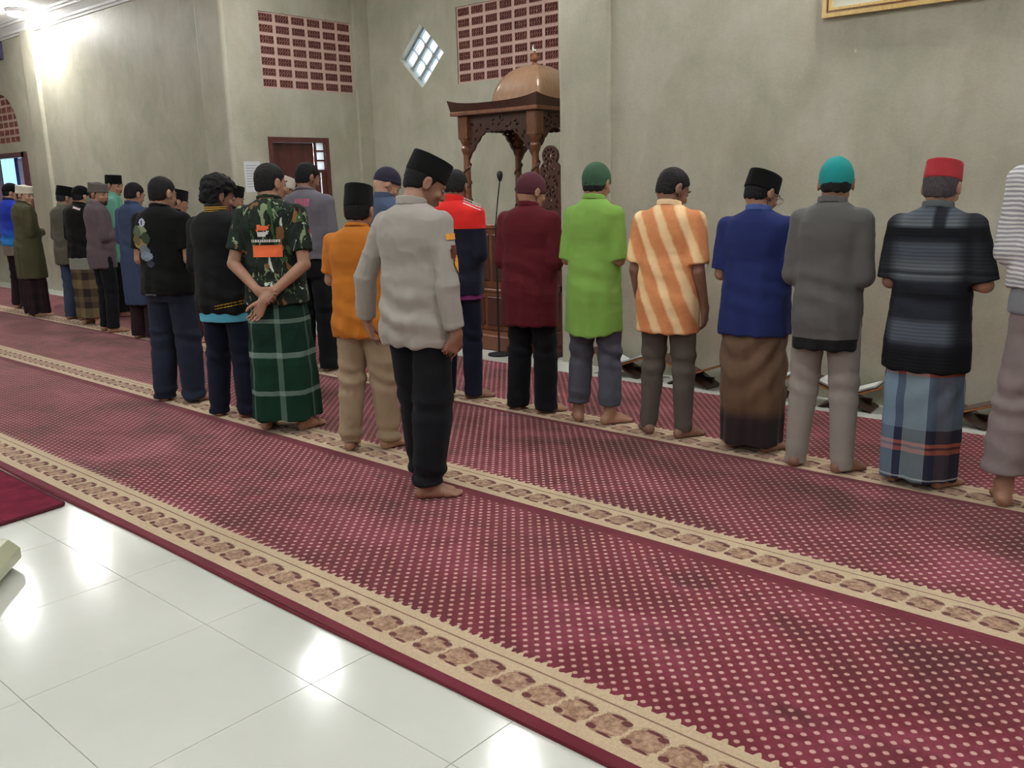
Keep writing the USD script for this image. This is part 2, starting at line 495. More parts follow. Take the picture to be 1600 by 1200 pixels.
# ------------------------------------------------------------------ carpets (prayer-row runners)
def carpet_mat(name, y0, phase=0.0):
    """y0: the world y of the runner's near beige line"""
    g = G()
    p = g.n('geometry', 'position')
    x, y, z = g.xyz(p)
    wob = g.noise(g.mapped(p, scale=(0.9, 0.9, 0.9)), 1.3, 2.0)
    yy = g.m('subtract', g.m('add', y, g.m('multiply', g.m('subtract', wob, 0.5), 0.012)), y0)
    xx = g.m('add', x, 60.0 + phase)
    # --- field of staggered dots
    def lattice(ox, oy):
        u = g.m('subtract', g.m('fraction', g.m('divide', g.m('add', xx, ox), 0.05)), 0.5)
        v = g.m('subtract', g.m('fraction', g.m('divide', g.m('add', yy, 5.7 + oy), 0.057)), 0.5)
        u, v = g.m('absolute', g.m('multiply', u, 0.05)), g.m('absolute', g.m('multiply', v, 0.057))
        l1 = g.m('add', u, g.m('multiply', v, 1.05))
        mx = g.m('maximum', u, v)
        return g.m('maximum', g.m('multiply', l1, 0.72), mx)
    d = g.m('minimum', lattice(0, 0), lattice(0.025, 0.0285))
    fz = g.noise(p, 260.0, 2.0)
    d = g.m('add', d, g.m('multiply', g.m('subtract', fz, 0.5), 0.004))
    dot = g.n('map_range', 'result', value=d, from_min=0.0100, from_max=0.0066, clamp=True)
    pile = g.noise(g.mapped(p, scale=(1.0, 1.6, 1.0)), 1.7, 5.0, 0.62, 0.8)
    mar = g.ramp(pile, [(0.3, lin((96, 28, 38))), (0.5, lin((118, 38, 52))), (0.68, lin((142, 60, 78)))])
    wear = g.noise(g.mapped(p, loc=(5, 2, 0), scale=(1.0, 1.6, 1)), 1.5, 4.0, 0.6)
    wearf = g.n('map_range', 'result', value=wear, from_min=0.52, from_max=0.66, clamp=True)
    mar = g.mix(g.m('multiply', wearf, 0.75), mar, lin((74, 24, 30)))
    dotc = g.ramp(pile, [(0.35, lin((190, 150, 136))), (0.65, lin((206, 164, 158)))])
    dotc = g.mix(g.m('multiply', wearf, 0.35), dotc, lin((150, 104, 88)))
    field = g.mix(dot, mar, dotc)
    # --- medallion band
    mp = 0.1185
    u = g.m('multiply', g.m('subtract', g.m('fraction', g.m('divide', xx, mp)), 0.5), mp)
    v = g.m('subtract', yy, 0.1)
    ang = g.m('arctan2', v, u)
    rr = g.m('sqrt', g.m('add', g.m('power', g.m('divide', u, 0.060), 2.0), g.m('power', g.m('divide', v, 0.054), 2.0)))
    nz = g.noise(p, 75.0, 3.0, 0.6)
    rr2 = g.m('add', rr, g.m('multiply', g.m('subtract', nz, 0.5), 0.5))
    beige = g.ramp(g.noise(p, 120.0, 3.0), [(0.3, lin((188, 164, 134))), (0.7, lin((206, 184, 154)))])
    inner = g.ramp(g.noise(p, 48.0, 3.0, 0.65), [(0.3, lin((126, 92, 74))), (0.52, lin((168, 134, 110))), (0.72, lin((196, 164, 138)))])
    ringd = g.m('absolute', g.m('subtract', rr2, 0.98))
    ring = g.m('less_than', ringd, 0.15)
    arcs = g.m('greater_than', g.m('absolute', g.m('sine', g.m('add', ang, 0.25))), 0.55)
    med = g.mix(g.m('less_than', rr2, 0.92), beige, inner)
    med = g.mix(g.m('multiply', g.m('multiply', ring, arcs), 0.45), med, lin((110, 56, 52)))
    for (su, sv, ra, rb) in ((0.036, 0.034, 0.017, 0.012), (-0.040, -0.034, 0.016, 0.012), (0.002, 0.047, 0.026, 0.007), (0.012, -0.047, 0.024, 0.007)):
        sd = g.m('add', g.m('power', g.m('divide', g.m('subtract', u, su), ra), 2.0), g.m('power', g.m('divide', g.m('subtract', v, sv), rb), 2.0))
        sd = g.m('add', sd, g.m('multiply', g.m('subtract', nz, 0.5), 1.1))
        med = g.mix(g.m('multiply', g.m('less_than', sd, 1.0), 0.88), med, lin((92, 28, 38)))
    # --- bands across the runner
    teeth = g.m('multiply', g.m('maximum', g.m('subtract', g.m('absolute', g.m('sine', g.m('multiply', xx, math.pi / 0.0485))), 0.72), 0.0), 0.075)
    yt = g.m('subtract', yy, teeth)
    inb = lambda a, b, q=None: g.m('multiply', g.m('greater_than', q or yy, a), g.m('less_than', q or yy, b))
    edge = g.mix(0.25, lin((108, 26, 44)), mar)
    c = g.mix(g.m('greater_than', yy, 1.225), field, edge)
    c = g.mix(g.m('less_than', yt, 0.230), c, beige)
    line = g.m('multiply', inb(0.186, 0.193), 0.75)
    c = g.mix(line, c, lin((112, 60, 52)))
    c = g.mix(inb(0.048, 0.158), c, med)
    c = g.mix(g.m('less_than', yy, 0.0), c, edge)
    hb = g.noise(p, 420.0, 2.0)
    return g.surf(name, c, 0.95, bump=hb, bstr=0.5, bdist=0.004, specular_ior_level=0.15, sheen_weight=0.25, sheen_roughness=0.4)


def runner(x0, x1, y0, y1, z0, z1, wave, seed, seed1):
    """a thin carpet slab with slightly wavering long edges"""
    xs = np.arange(x0, x1 + .1, 0.12)
    w0 = (meshkit.noise(np.c_[xs * .9, xs * 0, xs * 0], seed) - .5) * wave
    w1 = (meshkit.noise(np.c_[xs * .9, xs * 0, xs * 0], seed1) - .5) * wave
    P = Polygon(np.vstack([np.c_[xs, y0 + w0], np.c_[xs[::-1], (y1 + w1)[::-1]]]))
    m = extr(P, z1 - z0)
    m.apply_translation((0, 0, z0))
    return m


for k, (ya, yl, yb, lab) in enumerate((
        (1.695, 1.735, 3.0, 'near maroon carpet runner with beige medallion border along the white floor tiles'),
        (3.001, 3.03, 4.27, 'middle maroon dotted carpet runner between the two rows of men'),
        (4.271, 4.30, 5.50, 'far maroon carpet runner in front of the first row of men, next to the wall'))):
    c = thing('carpet', lab, 'carpet')
    obj('runner', runner(-17.5, 5.0, ya, yb, 0.0, 0.012, 0.012, 11 + k, 12 + k), carpet_mat(f'carpet_{k}', yl, 0.03 * k + .009), c, smooth=False)
    if k == 0:
        bind = [(x, ya - .002 + .006 * math.sin(x * 3), 0.006) for x in np.arange(-17.4, 4.9, .3)]
        bm = cat(*[tube(a, b, .0065, n=6) for a, b in zip(bind[:-1], bind[1:])])
        obj('edge_binding', bm, plain('carpet_binding', (104, 26, 42), .95), c)

# separate thick maroon mat at the left
g = G()
p_ = g.n('geometry', 'position')
f_ = g.noise(p_, 9.0, 4.0, 0.65)
f2_ = g.noise(p_, 300.0, 2.0)
M_MAT = g.surf('maroon_mat', g.ramp(f_, [(0.3, lin((96, 22, 42))), (0.7, lin((124, 38, 60)))]), 0.95, bump=f2_, bstr=0.6, bdist=0.004, specular_ior_level=0.15)
mat = thing('floor_mat', 'plain maroon mat lying on the white tiles at the left edge of the picture', 'mat')
mp_ = sbox(-8.6, -.2, -4.41, 1.652)
mp_ = Polygon([(-8.6, 1.66), (-4.415, 1.655), (-4.36, 1.19), (-8.6, .62)]).buffer(-.03).buffer(.03)
mm = extr(mp_, .016)
obj('mat_body', mm, M_MAT, mat, smooth=False)
obj('mat_hem', cat(*[tube((*a, .010), (*b, .010), .0105, n=8) for a, b in zip(np.array(mp_.exterior.coords)[:-1], np.array(mp_.exterior.coords)[1:]) if np.hypot(*(np.array(a) - b)) > 1e-4]), plain('mat_hem', (86, 20, 36), .95), mat)

# ------------------------------------------------------------------ ceiling lamps
M_LAMP = emit('lamp_glow', (0.97, 1.0, 0.985), LAMP_STRENGTH)
M_LAMP_A = emit('lamp_glow_bright', (1.0, 0.99, 0.97), LAMP_STRENGTH * 1.7)
M_LAMPBASE = plain('lamp_base', (235, 235, 235), .4)
lamp0 = None
for (lx, ly) in [(-13.9, 5.5), (-8.0, 5.55), (-5.05, 5.6), (-2.1, 5.6), (1.0, 5.5),
                 (-12.7, 4.0), (-5.2, 2.2), (-2.0, 2.4), (1.5, 2.4), (-9.4, 0.9),
                 (-12.7, -1.5), (-9.0, -1.8), (-5.5, -1.5), (-2.0, -1.5), (1.5, -1.5), (-7.2, -4.6), (-3.6, -4.6), (0.2, -4.6)]:
    lamp = thing('ceiling_lamp', 'bright round white lamp on the ceiling', 'lamp', (lx, ly, ZC), group='round ceiling lamps')
    obj('housing', lathe([(0, 0), (.15, 0), (.155, -.02), (.145, -.045), (0, -.045)], 28), M_LAMPBASE, lamp)
    obj('diffuser', lathe([(0, -.046), (.135, -.046), (.125, -.08), (.08, -.098), (0, -.103)], 28), M_LAMP_A if lx == -13.9 else M_LAMP, lamp, smooth=50)
tag(stage.GetPrimAtPath('/World/ceiling_lamp'), 'glaring white lamp on the ceiling in the upper left corner of the picture')

# ceiling fan at the upper left: one blade reaches into the picture
fan = thing('ceiling_fan', 'white ceiling fan whose blade tip shows beside the glaring lamp', 'fan', (-15.15, 4.95, 0))
M_FAN = plain('fan_white', (205, 205, 206), .4)
obj('rod', tube((0, 0, 3.82), (0, 0, ZC), .014), M_FAN, fan)
obj('canopy', lathe([(0, ZC - .05), (.05, ZC - .05), (.065, ZC - .002), (0, ZC - .002)]), M_FAN, fan)
obj('motor', lathe([(0, 3.70), (.09, 3.70), (.12, 3.73), (.12, 3.79), (.09, 3.82), (0, 3.82)]), M_FAN, fan)
for k in range(3):
    a = math.radians(28 + 120 * k)
    b = sbox(.16, -.06, .66, .06).buffer(-.03).buffer(.03)
    bm = extr(b, .008)
    bm.apply_transform(trimesh.transformations.rotation_matrix(math.radians(10), [1, 0, 0]))
    br = bx(.08, -.02, -.004, .2, .02, .002)
    bm = cat(bm, br)
    bm.apply_transform(trimesh.transformations.rotation_matrix(a, [0, 0, 1]))
    bm.apply_translation((0, 0, 3.74))
    obj('blade', bm, M_FAN, fan)

# dark display board high on the wall at the left edge
brd = thing('display_board', 'dark purple board hung high on the wall at the upper left edge', 'board')
obj('board_frame', cbx(-16.7, YW - .05, 3.55, -15.65, YW, 3.86, .006), plain('board_dark', (44, 36, 72), .4), brd)
obj('board_screen', cbx(-16.66, YW - .055, 3.585, -15.69, YW - .045, 3.825, .003), plain('board_screen', (38, 28, 58), .25), brd)

# gilt picture frame on the right wall
pf = thing('picture_frame', 'gold picture frame with white mount hung high on the right wall', 'picture frame')
M_GOLD = wood('gilt', (196, 158, 84), (216, 184, 112), 5.0, .35, .4)
M_GOLD2 = wood('gilt_dark', (120, 82, 44), (150, 106, 60), 5.0, .4, .3)
fx0, fz0, fx1, fz1 = -2.49, 2.46, -1.0, 3.3


def frame_ring(x0, z0, x1, z1, w, y0, y1):
    return wall_xz(sbox(x0, z0, x1, z1).difference(sbox(x0 + w, z0 + w, x1 - w, z1 - w)), y0, y1)


obj('outer_moulding', frame_ring(fx0, fz0, fx1, fz1, .026, YW - .05, YW - .012), M_GOLD, pf, smooth=False)
obj('groove', frame_ring(fx0 + .026, fz0 + .026, fx1 - .026, fz1 - .026, .014, YW - .035, YW - .012), M_GOLD2, pf, smooth=False)
obj('inner_moulding', frame_ring(fx0 + .04, fz0 + .04, fx1 - .04, fz1 - .04, .016, YW - .045, YW - .012), M_GOLD, pf, smooth=False)
obj('mount', bx(fx0 + .056, YW - .02, fz0 + .056, fx1 - .056, YW - .012, fz1 - .056), plain('mount_paper', (196, 200, 190), .6), pf, smooth=False)
obj('back_board', bx(fx0 + .02, YW - .012, fz0 + .02, fx1 - .02, YW, fz1 - .02), M_GOLD2, pf, smooth=False)

# pale olive bolster at the left edge
bol = thing('bolster', 'shiny pale olive cushion lying on the tiles at the left edge', 'cushion', (-3.66, .925, 0), 141)
bz = cbx(-.35, -.14, 0.0, .35, .14, .12, .04)
bm = trimesh.Trimesh(*trimesh.remesh.subdivide_to_size(bz.vertices, bz.faces, .018)[:2])
bm.merge_vertices()
trimesh.smoothing.filter_laplacian(bm, iterations=14)
bm.apply_translation((0, 0, -bm.bounds[0][2]))
obj('cushion', bm, plain('olive_satin', (186, 188, 156), .28, coat_weight=.5, coat_roughness=.2), bol, smooth=60)

# ------------------------------------------------------------------ minbar (pulpit) in the niche
M_W1 = wood('teak', (104, 60, 38), (142, 92, 62), 4.0, .35, .35)
M_W2 = wood('teak_dark', (66, 36, 28), (92, 54, 42), 5.0, .4, .25)
M_W3 = wood('dome_teak', (138, 104, 78), (156, 120, 92), 2.0, .3, .4)
MX0, MX1, MY0, MY1 = -6.035, -5.085, 6.13, 6.98
mb = thing('pulpit', 'carved brown wooden pulpit with four columns and a domed canopy in the wall niche', 'pulpit')


def column(x, y):
    pr = [(0, .52), (.055, .52), (.055, .58), (.04, .6), (.032, .66)]
    for q in np.linspace(0, 1, 9)[1:]:
        pr += [(.030 + .006 * math.sin(q * 3.1), .66 + q * 1.08)]
    pr += [(.036, 1.76), (.048, 1.79), (.048, 1.81), (.034, 1.83), (.05, 1.862), (.055, 1.875), (.055, 1.89), (0, 1.89)]
    m = lathe(pr, 18)
    # a carved spiral rope around the shaft
    t = np.linspace(0, 1, 60)
    pts = np.c_[.036 * np.cos(t * 40), .036 * np.sin(t * 40), .68 + t * 1.02]
    rp = cat(*[tube(a, b, .010, n=5) for a, b in zip(pts[:-1], pts[1:])])
    m, rp = m.copy(), rp
    for q in (m, rp):
        q.apply_translation((x, y, 0))
    c = obj('column', m, M_W1, mb)
    obj('carved_spiral', rp, M_W2, c)
    obj('post_head', cbx(x - .058, y - .058, 1.885, x + .058, y + .058, 2.10, .012), M_W1, mb, smooth=False)


for cx_ in (MX0 + .06, MX1 - .06):
    for cy_ in (MY0 + .06, MY1 - .06):
        column(cx_, cy_)
obj('base', cat(cbx(MX0 - .02, 5.90, 0, MX1 + .02, MY1 + .02, .14, .01), cbx(MX0, MY0 - .02, .14, MX1, MY1, .5, .008), cbx(MX0 - .02, MY0 - .03, .5, MX1 + .02, MY1 + .02, .53, .008)), M_W1, mb, smooth=False)
for k in range(3):
    w = (MX1 - MX0 - .1) / 3
    xa = MX0 + .05 + k * w
    obj('carved_panel', cbx(xa + .02, MY0 - .035, .19, xa + w - .02, MY0 - .018, .46, .008), M_W2, mb, smooth=False)
obj('front_rail', cat(cbx(MX0 + .1, MY0 + .03, .53, MX1 - .1, MY0 + .08, 1.08, .006), cbx(MX0 + .07, MY0 + .01, 1.08, MX1 - .07, MY0 + .12, 1.12, .008)), M_W1, mb, smooth=False)
for k in range(3):
    w = (MX1 - MX0 - .24) / 3
    xa = MX0 + .12 + k * w
    obj('carved_panel', cbx(xa + .02, MY0 + .015, .6, xa + w - .02, MY0 + .035, 1.03, .008), M_W2, mb, smooth=False)


def valance(w, h, seed):
    """pierced carved apron with a lobed arch, in (u, z), u from 0 to w, z from -h to 0"""
    r = np.random.default_rng(seed)
    us = np.linspace(0, w, 160)
    q = np.abs(us / w - .5) * 2
    low = -h * (0.34 + 0.66 * np.clip((q - .38) / .62, 0, 1) ** 1.3)
    low = low - .014 * np.abs(np.sin(us * 2 * math.pi / (w / 6.5)))
    P = Polygon(np.vstack([np.c_[us, low], [(w, 0), (0, 0)]]))
    for k in range(160):
        u, z = r.uniform(.03, w - .03), r.uniform(-h * .92, -.035)
        a = r.uniform(0, math.pi)
        leaf = affinity.rotate(affinity.scale(Point(u, z).buffer(1, 6), (.020), .008), a, use_radians=True)
        if P.buffer(-.009).contains(leaf):
            P = P.difference(leaf)
    return P.buffer(0)


vf = valance(MX1 - MX0 - .12, .42, 3)
for yv, nm in ((MY0 + .05, 1), (MY1 - .06, 2)):
    obj('carved_valance', wall_xz(affinity.translate(vf, MX0 + .06, 2.1), yv, yv + .025), M_W2, mb, smooth=False)
vs = valance(MY1 - MY0 - .12, .38, 4)
for xv in (MX0 + .04, MX1 - .065):
    obj('carved_valance', wall_yz(affinity.translate(vs, MY0 + .06, 2.1), xv, xv + .025), M_W2, mb, smooth=False)
# canopy frieze with upswept corners
oc = 0.06


def canopy_ring(x0, y0, x1, y1, zlo, ztop, rise):
    pts_o, pts_z = [], []
    n = 24
    for (a, b) in (((x0, y0), (x1, y0)), ((x1, y0), (x1, y1)), ((x1, y1), (x0, y1)), ((x0, y1), (x0, y0))):
        for t in np.linspace(0, 1, n, endpoint=False):
            e = abs(2 * t - 1) ** 3
            pts_o.append((a[0] + (b[0] - a[0]) * t, a[1] + (b[1] - a[1]) * t))
            pts_z.append(ztop + rise * e)
    pts_o, pts_z = np.array(pts_o), np.array(pts_z)
    c = pts_o.mean(0)
    inn = c + (pts_o - c) * .86
    N = len(pts_o)
    outb = c + (pts_o - c) * .955
    V = np.vstack([np.c_[outb, np.full(N, zlo)], np.c_[pts_o, pts_z], np.c_[inn, pts_z * 0 + ztop - .02], np.c_[inn, np.full(N, zlo)]])
    F = []
    for i in range(N):
        j = (i + 1) % N
        for l in range(4):
            a, b = l * N, ((l + 1) % 4) * N
            F += [(a + i, a + j, b + j), (a + i, b + j, b + i)]
    m = trimesh.Trimesh(V, F)
    m.fix_normals()
    return m


obj('canopy_moulding', canopy_ring(MX0 - oc, MY0 - oc, MX1 + oc, MY1 + oc, 2.128, 2.19, .045), M_W2, mb, smooth=30)
obj('canopy_fillet', cbx(MX0 - .045, MY0 - .045, 2.095, MX1 + .045, MY1 + .045, 2.13, .006), M_W1, mb, smooth=False)
obj('canopy_roof', bx(MX0 - .02, MY0 - .02, 2.13, MX1 + .02, MY1 + .02, 2.175), M_W2, mb, smooth=False)


def cloister_dome(cx, cy, a, b, z0, h):
    """four-sided dome with ridges on the diagonals"""
    V, F = [], []
    rows = np.linspace(0, 1, 22)
    per = []
    n = 12
    for (p, q) in (((-1, -1), (1, -1)), ((1, -1), (1, 1)), ((1, 1), (-1, 1)), ((-1, 1), (-1, -1))):
        for t in np.linspace(0, 1, n, endpoint=False):
            u = np.array(p) + (np.array(q) - np.array(p)) * t
            bul = 1 + .10 * (1 - (2 * t - 1) ** 2)
            per.append(u / max(abs(u)) * np.array([1, 1]) * (bul if False else 1))
    per = np.array(per)
    N = len(per)
    for t in rows:
        s = math.cos(t * math.pi / 2) ** .95
        s = max(s, .02)
        V += [(cx + u[0] * a * s, cy + u[1] * b * s, z0 + h * math.sin(t * math.pi / 2) ** 1.0) for u in per]
    for r in range(len(rows) - 1):
        for i in range(N):
            j = (i + 1) % N
            F += [(r * N + i, r * N + j, (r + 1) * N + j), (r * N + i, (r + 1) * N + j, (r + 1) * N + i)]
    V.append((cx, cy, z0 + h))
    F += [((len(rows) - 1) * N + i, (len(rows) - 1) * N + (i + 1) % N, len(V) - 1) for i in range(N)]
    V.append((cx, cy, z0))
    F += [((i + 1) % N, i, len(V) - 1) for i in range(N)]
    return trimesh.Trimesh(V, F)


dcx, dcy = (MX0 + MX1) / 2 + .06, (MY0 + MY1) / 2 + .05
obj('dome', cloister_dome(dcx + .02, dcy, .285, .285, 2.17, .36), M_W3, mb, smooth=35)
fin = lathe([(0, 2.51), (.03, 2.51), (.034, 2.53), (.018, 2.55), (.038, 2.575), (.04, 2.595), (.026, 2.615), (.010, 2.63), (.006, 2.65), (0, 2.655)], 20)
fin.apply_translation((dcx + .02, dcy, 0))
finp = obj('finial', fin, M_W1, mb)
cres = extr(Point(0, 0).buffer(.03, 24).difference(Point(.012, .008).buffer(.025, 24)), .01)
cres.apply_transform([[1, 0, 0, dcx + .02], [0, 0, 1, dcy], [0, 1, 0, 2.675], [0, 0, 0, 1]])
obj('crescent', cres, plain('silver', (220, 218, 210), .25, metallic=.6), finp)

# microphone on a stand inside the pulpit
mic = thing('microphone_stand', 'black microphone on a thin stand in front of the pulpit opening', 'microphone', (-5.262, 5.78, 0))
MB = plain('mic_black', (28, 28, 30), .5)
obj('foot', lathe([(0, 0), (.10, 0), (.10, .014), (.02, .03), (0, .03)]), MB, mic)
obj('pole', tube((0, 0, .02), (0, 0, 1.15), .009), MB, mic)
obj('gooseneck', cat(tube((0, 0, 1.15), (.03, 0, 1.35), .005, n=8), tube((.03, 0, 1.35), (.06, 0, 1.51), .005, n=8)), MB, mic)
obj('microphone_head', lathe([(0, 1.505), (.012, 1.505), (.024, 1.54), (.026, 1.565), (.018, 1.585), (0, 1.59)], 16).apply_translation((.062, 0, 0)), MB, mic)

# pierced carved panel with a round head, right of the pulpit
cpx = -4.872
scr = thing('carved_screen', 'pierced dark carved wooden panel with a round head, right of the pulpit', 'screen', (cpx, 6.06, 0))
r_ = np.random.default_rng(5)
body = sbox(-.12, .62, .12, 1.55).union(Point(0, 1.55).buffer(.12, 24)).union(sbox(-.03, 1.62, .03, 1.70))
headp = Point(0, 1.705).buffer(.082, 28)
P = body.union(headp)
for k in range(420):
    u, z = r_.uniform(-.12, .12), r_.uniform(.66, 1.66)
    leaf = affinity.rotate(affinity.scale(Point(u, z).buffer(1, 5), .02, .008), r_.uniform(0, math.pi), use_radians=True)
    if P.buffer(-.008).contains(leaf):
        P = P.difference(leaf)
for a in np.arange(0, 2 * math.pi, math.pi / 5):
    P = P.difference(affinity.rotate(affinity.scale(Point(.05, 1.705).buffer(1, 6), .016, .008), a, origin=(0, 1.705), use_radians=True))
P = P.difference(Point(0, 1.705).buffer(.018))
cs = obj('carving', wall_xz(P.buffer(0), -.014, .014), M_W2, scr, smooth=False)
obj('post', cat(cbx(-.13, -.025, 0, -.105, .025, 1.5, .005), cbx(.105, -.025, 0, .13, .025, 1.5, .005), cbx(-.13, -.025, .56, .13, .025, .62, .005)), M_W2, scr, smooth=False)
obj('foot', cbx(-.13, -.13, 0, .13, .13, .06, .01), M_W2, scr, smooth=False)

# ------------------------------------------------------------------ book rests along the wall
M_R = wood('rehal_wood', (58, 32, 24), (82, 46, 32), 9.0, .35, .3)
M_RE = wood('rehal_edge', (176, 116, 62), (204, 146, 84), 9.0, .3, .5)


def rehal(cx, y, rot, book, lab):
    t = thing('book_rest', lab, 'book rest', (cx, y, 0), rot, None)
    half, dy, th, zt, zc = .27, .10, .014, .19, .085
    for s in (-1, 1):
        # upper arm from the crossing to a raised tip, leg from the crossing to the floor
        for (u0, z0, u1, z1, nm) in ((0, zc, s * half, zt, 'board'), (0, zc, -s * half * .62, 0.0, 'leg')):
            dvec = np.array([u1 - u0, z1 - z0])
            n_ = np.array([-dvec[1], dvec[0]]) / np.linalg.norm(dvec) * th / 2
            if nm == 'leg':
                u0, z0 = u0 + s * .002, z0
            q = np.array([[u0, z0] + n_, [u1, z1] + n_, [u1, z1] - n_, [u0, z0] - n_])
            if nm == 'leg':
                q[:, 1] = np.maximum(q[:, 1], 0)
            obj(nm, wall_xz(Polygon(q).convex_hull, -dy, dy), M_R, t, smooth=False)
            if nm == 'board':
                e = np.array([[u0, z0] + n_ * .6, [u1, z1] + n_ * .6, [u1, z1] - n_ * .6, [u0, z0] - n_ * .6])
                obj('edge_strip', wall_xz(Polygon(e), -dy - .004, -dy), M_RE, t, smooth=False)
    obj('lattice_panel', wall_xz(sbox(-half * .5, 0.0, half * .5, zc * .75).difference(sbox(-half * .3, 0.0, half * .3, zc * .35)), -.012 + .05, .012 + .05), M_R, t, smooth=False)
    if book:
        b = thing('open_book', book, 'book', (cx, y, 0), rot)
        for s in (-1, 1):
            ang = math.atan2(zt - zc, half)
            for (o0, o1, w, nm, mt) in ((.008, .012, .21, 'cover', plain('book_cover', (60, 74, 66), .5)), (.012, .024, .20, 'pages', plain('book_pages', (206, 208, 204), .8))):
                mq = bx(.012, -.09, o0, w, .09, o1)
                if s < 0:
                    mq.apply_transform(trimesh.transformations.reflection_matrix([0, 0, 0], [1, 0, 0]))
                    mq.invert()
                mq.apply_transform(trimesh.transformations.rotation_matrix(-ang * s, [0, 1, 0]))
                mq.apply_translation((0, 0, zc))
                obj(nm, mq, mt, b, smooth=False)


rehal(-3.90, 5.74, 4, 'open book with white pages on the wooden book rest behind the orange shirt', 'low folding wooden book rest behind the green and orange shirts')
rehal(-3.28, 5.74, -3, None, 'low empty wooden book rest between the orange and the blue shirt')
rehal(-2.72, 5.74, 3, 'open book with white pages on the wooden book rest left of the grey jacket', 'low folding wooden book rest behind the blue shirt and brown sarong')
rehal(-2.13, 5.74, 5, 'open book with white pages on the wooden book rest right of the pale trousers', 'low folding wooden book rest right of the grey jacket')
rehal(-1.44, 5.74, -2, None, 'low wooden book rest right of the red cap and blue plaid sarong')
# ------------------------------------------------------------------ people: distance fields -> one continuous mesh each
F32 = np.float32


def smin(a, b, k):
    h = np.clip(.5 + .5 * (b - a) / k, 0, 1)
    return b + (a - b) * h - k * h * (1 - h)


def rc(P, a, b, r1, r2):
    a, b = np.asarray(a, F32), np.asarray(b, F32)
    ba = b - a
    q = P - a
    h = np.clip(q @ ba / max(float(ba @ ba), 1e-9), 0, 1)
    return np.linalg.norm(q - h[:, None] * ba, axis=1) - (r1 + (r2 - r1) * h)


def ell(P, c, r):
    q = P - np.asarray(c, F32)
    r = np.asarray(r, F32)
    k0 = np.linalg.norm(q / r, axis=1)
    k1 = np.linalg.norm(q / (r * r), axis=1)
    return k0 * (k0 - 1) / np.maximum(k1, 1e-6)


class Loft:
    def __init__(s, z, a, b, cy=None, cx=None, n=2.2):
        z = np.asarray(z, float)
        o = np.argsort(z)
        z = z[o]
        s.z = np.linspace(z[0], z[-1], 160)
        f = lambda v: PchipInterpolator(z, np.broadcast_to(np.asarray(v, float), z.shape)[o])(s.z)
        s.a, s.b, s.cy, s.cx, s.n = f(a), f(b), f(0 if cy is None else cy), f(0 if cx is None else cx), n

    def __call__(s, P):
        z = P[:, 2]
        a, b = np.interp(z, s.z, s.a), np.interp(z, s.z, s.b)
        x, y = np.abs(P[:, 0] - np.interp(z, s.z, s.cx)) / a, np.abs(P[:, 1] - np.interp(z, s.z, s.cy)) / b
        q = (x ** s.n + y ** s.n) ** (1 / s.n)
        d = (q - 1) * np.minimum(a, b)
        return np.maximum(d, np.maximum(s.z[0] - z, z - s.z[-1])).astype(F32)


def surface_nets(d, org, h):
    ins = d < 0
    nx, ny, nz = d.shape
    cs = [(i, j, k) for i in (0, 1) for j in (0, 1) for k in (0, 1)]
    sl = lambda o: (slice(o[0], nx - 1 + o[0]), slice(o[1], ny - 1 + o[1]), slice(o[2], nz - 1 + o[2]))
    cnt = np.zeros((nx - 1, ny - 1, nz - 1), np.uint8)
    for o in cs:
        cnt += ins[sl(o)]
    act = np.argwhere((cnt > 0) & (cnt < 8))
    idx = np.full((nx - 1, ny - 1, nz - 1), -1, np.int64)
    idx[act[:, 0], act[:, 1], act[:, 2]] = np.arange(len(act))
    acc = np.zeros((len(act), 3))
    num = np.zeros(len(act))
    for ia in range(8):
        for ax in range(3):
            o = cs[ia]
            if o[ax]:
                continue
            o2 = tuple(v + (1 if q == ax else 0) for q, v in enumerate(o))
            da = d[act[:, 0] + o[0], act[:, 1] + o[1], act[:, 2] + o[2]]
            db = d[act[:, 0] + o2[0], act[:, 1] + o2[1], act[:, 2] + o2[2]]
            m = (da < 0) != (db < 0)
            t = np.where(m, da / np.where(m, da - db, 1), 0)
            p = np.tile(np.array(o, float), (len(act), 1))
            p[:, ax] += t
            acc += p * m[:, None]
            num += m
    V = (act + acc / num[:, None]) * h + org
    Fs = []
    for ax in range(3):
        u, v = (ax + 1) % 3, (ax + 2) % 3
        sa = [slice(1, -1)] * 3
        sa[ax] = slice(0, -1)
        sb = [slice(1, -1)] * 3
        sb[ax] = slice(1, None)
        A, B = ins[tuple(sa)], ins[tuple(sb)]
        e = np.argwhere(A != B)
        off = np.ones(3, int)
        off[ax] = 0
        e0 = e + off
        c = []
        for du, dv in ((1, 1), (0, 1), (0, 0), (1, 0)):
            q = e0.copy()
            q[:, u] -= du
            q[:, v] -= dv
            c.append(idx[q[:, 0], q[:, 1], q[:, 2]])
        c = np.stack(c, 1)
        flip = ~A[e[:, 0], e[:, 1], e[:, 2]]
        c[flip] = c[flip][:, ::-1]
        Fs.append(c)
    Q = np.vstack(Fs)
    Q = Q[(Q >= 0).all(1)]
    return V, np.vstack([Q[:, [0, 1, 2]], Q[:, [0, 2, 3]]])


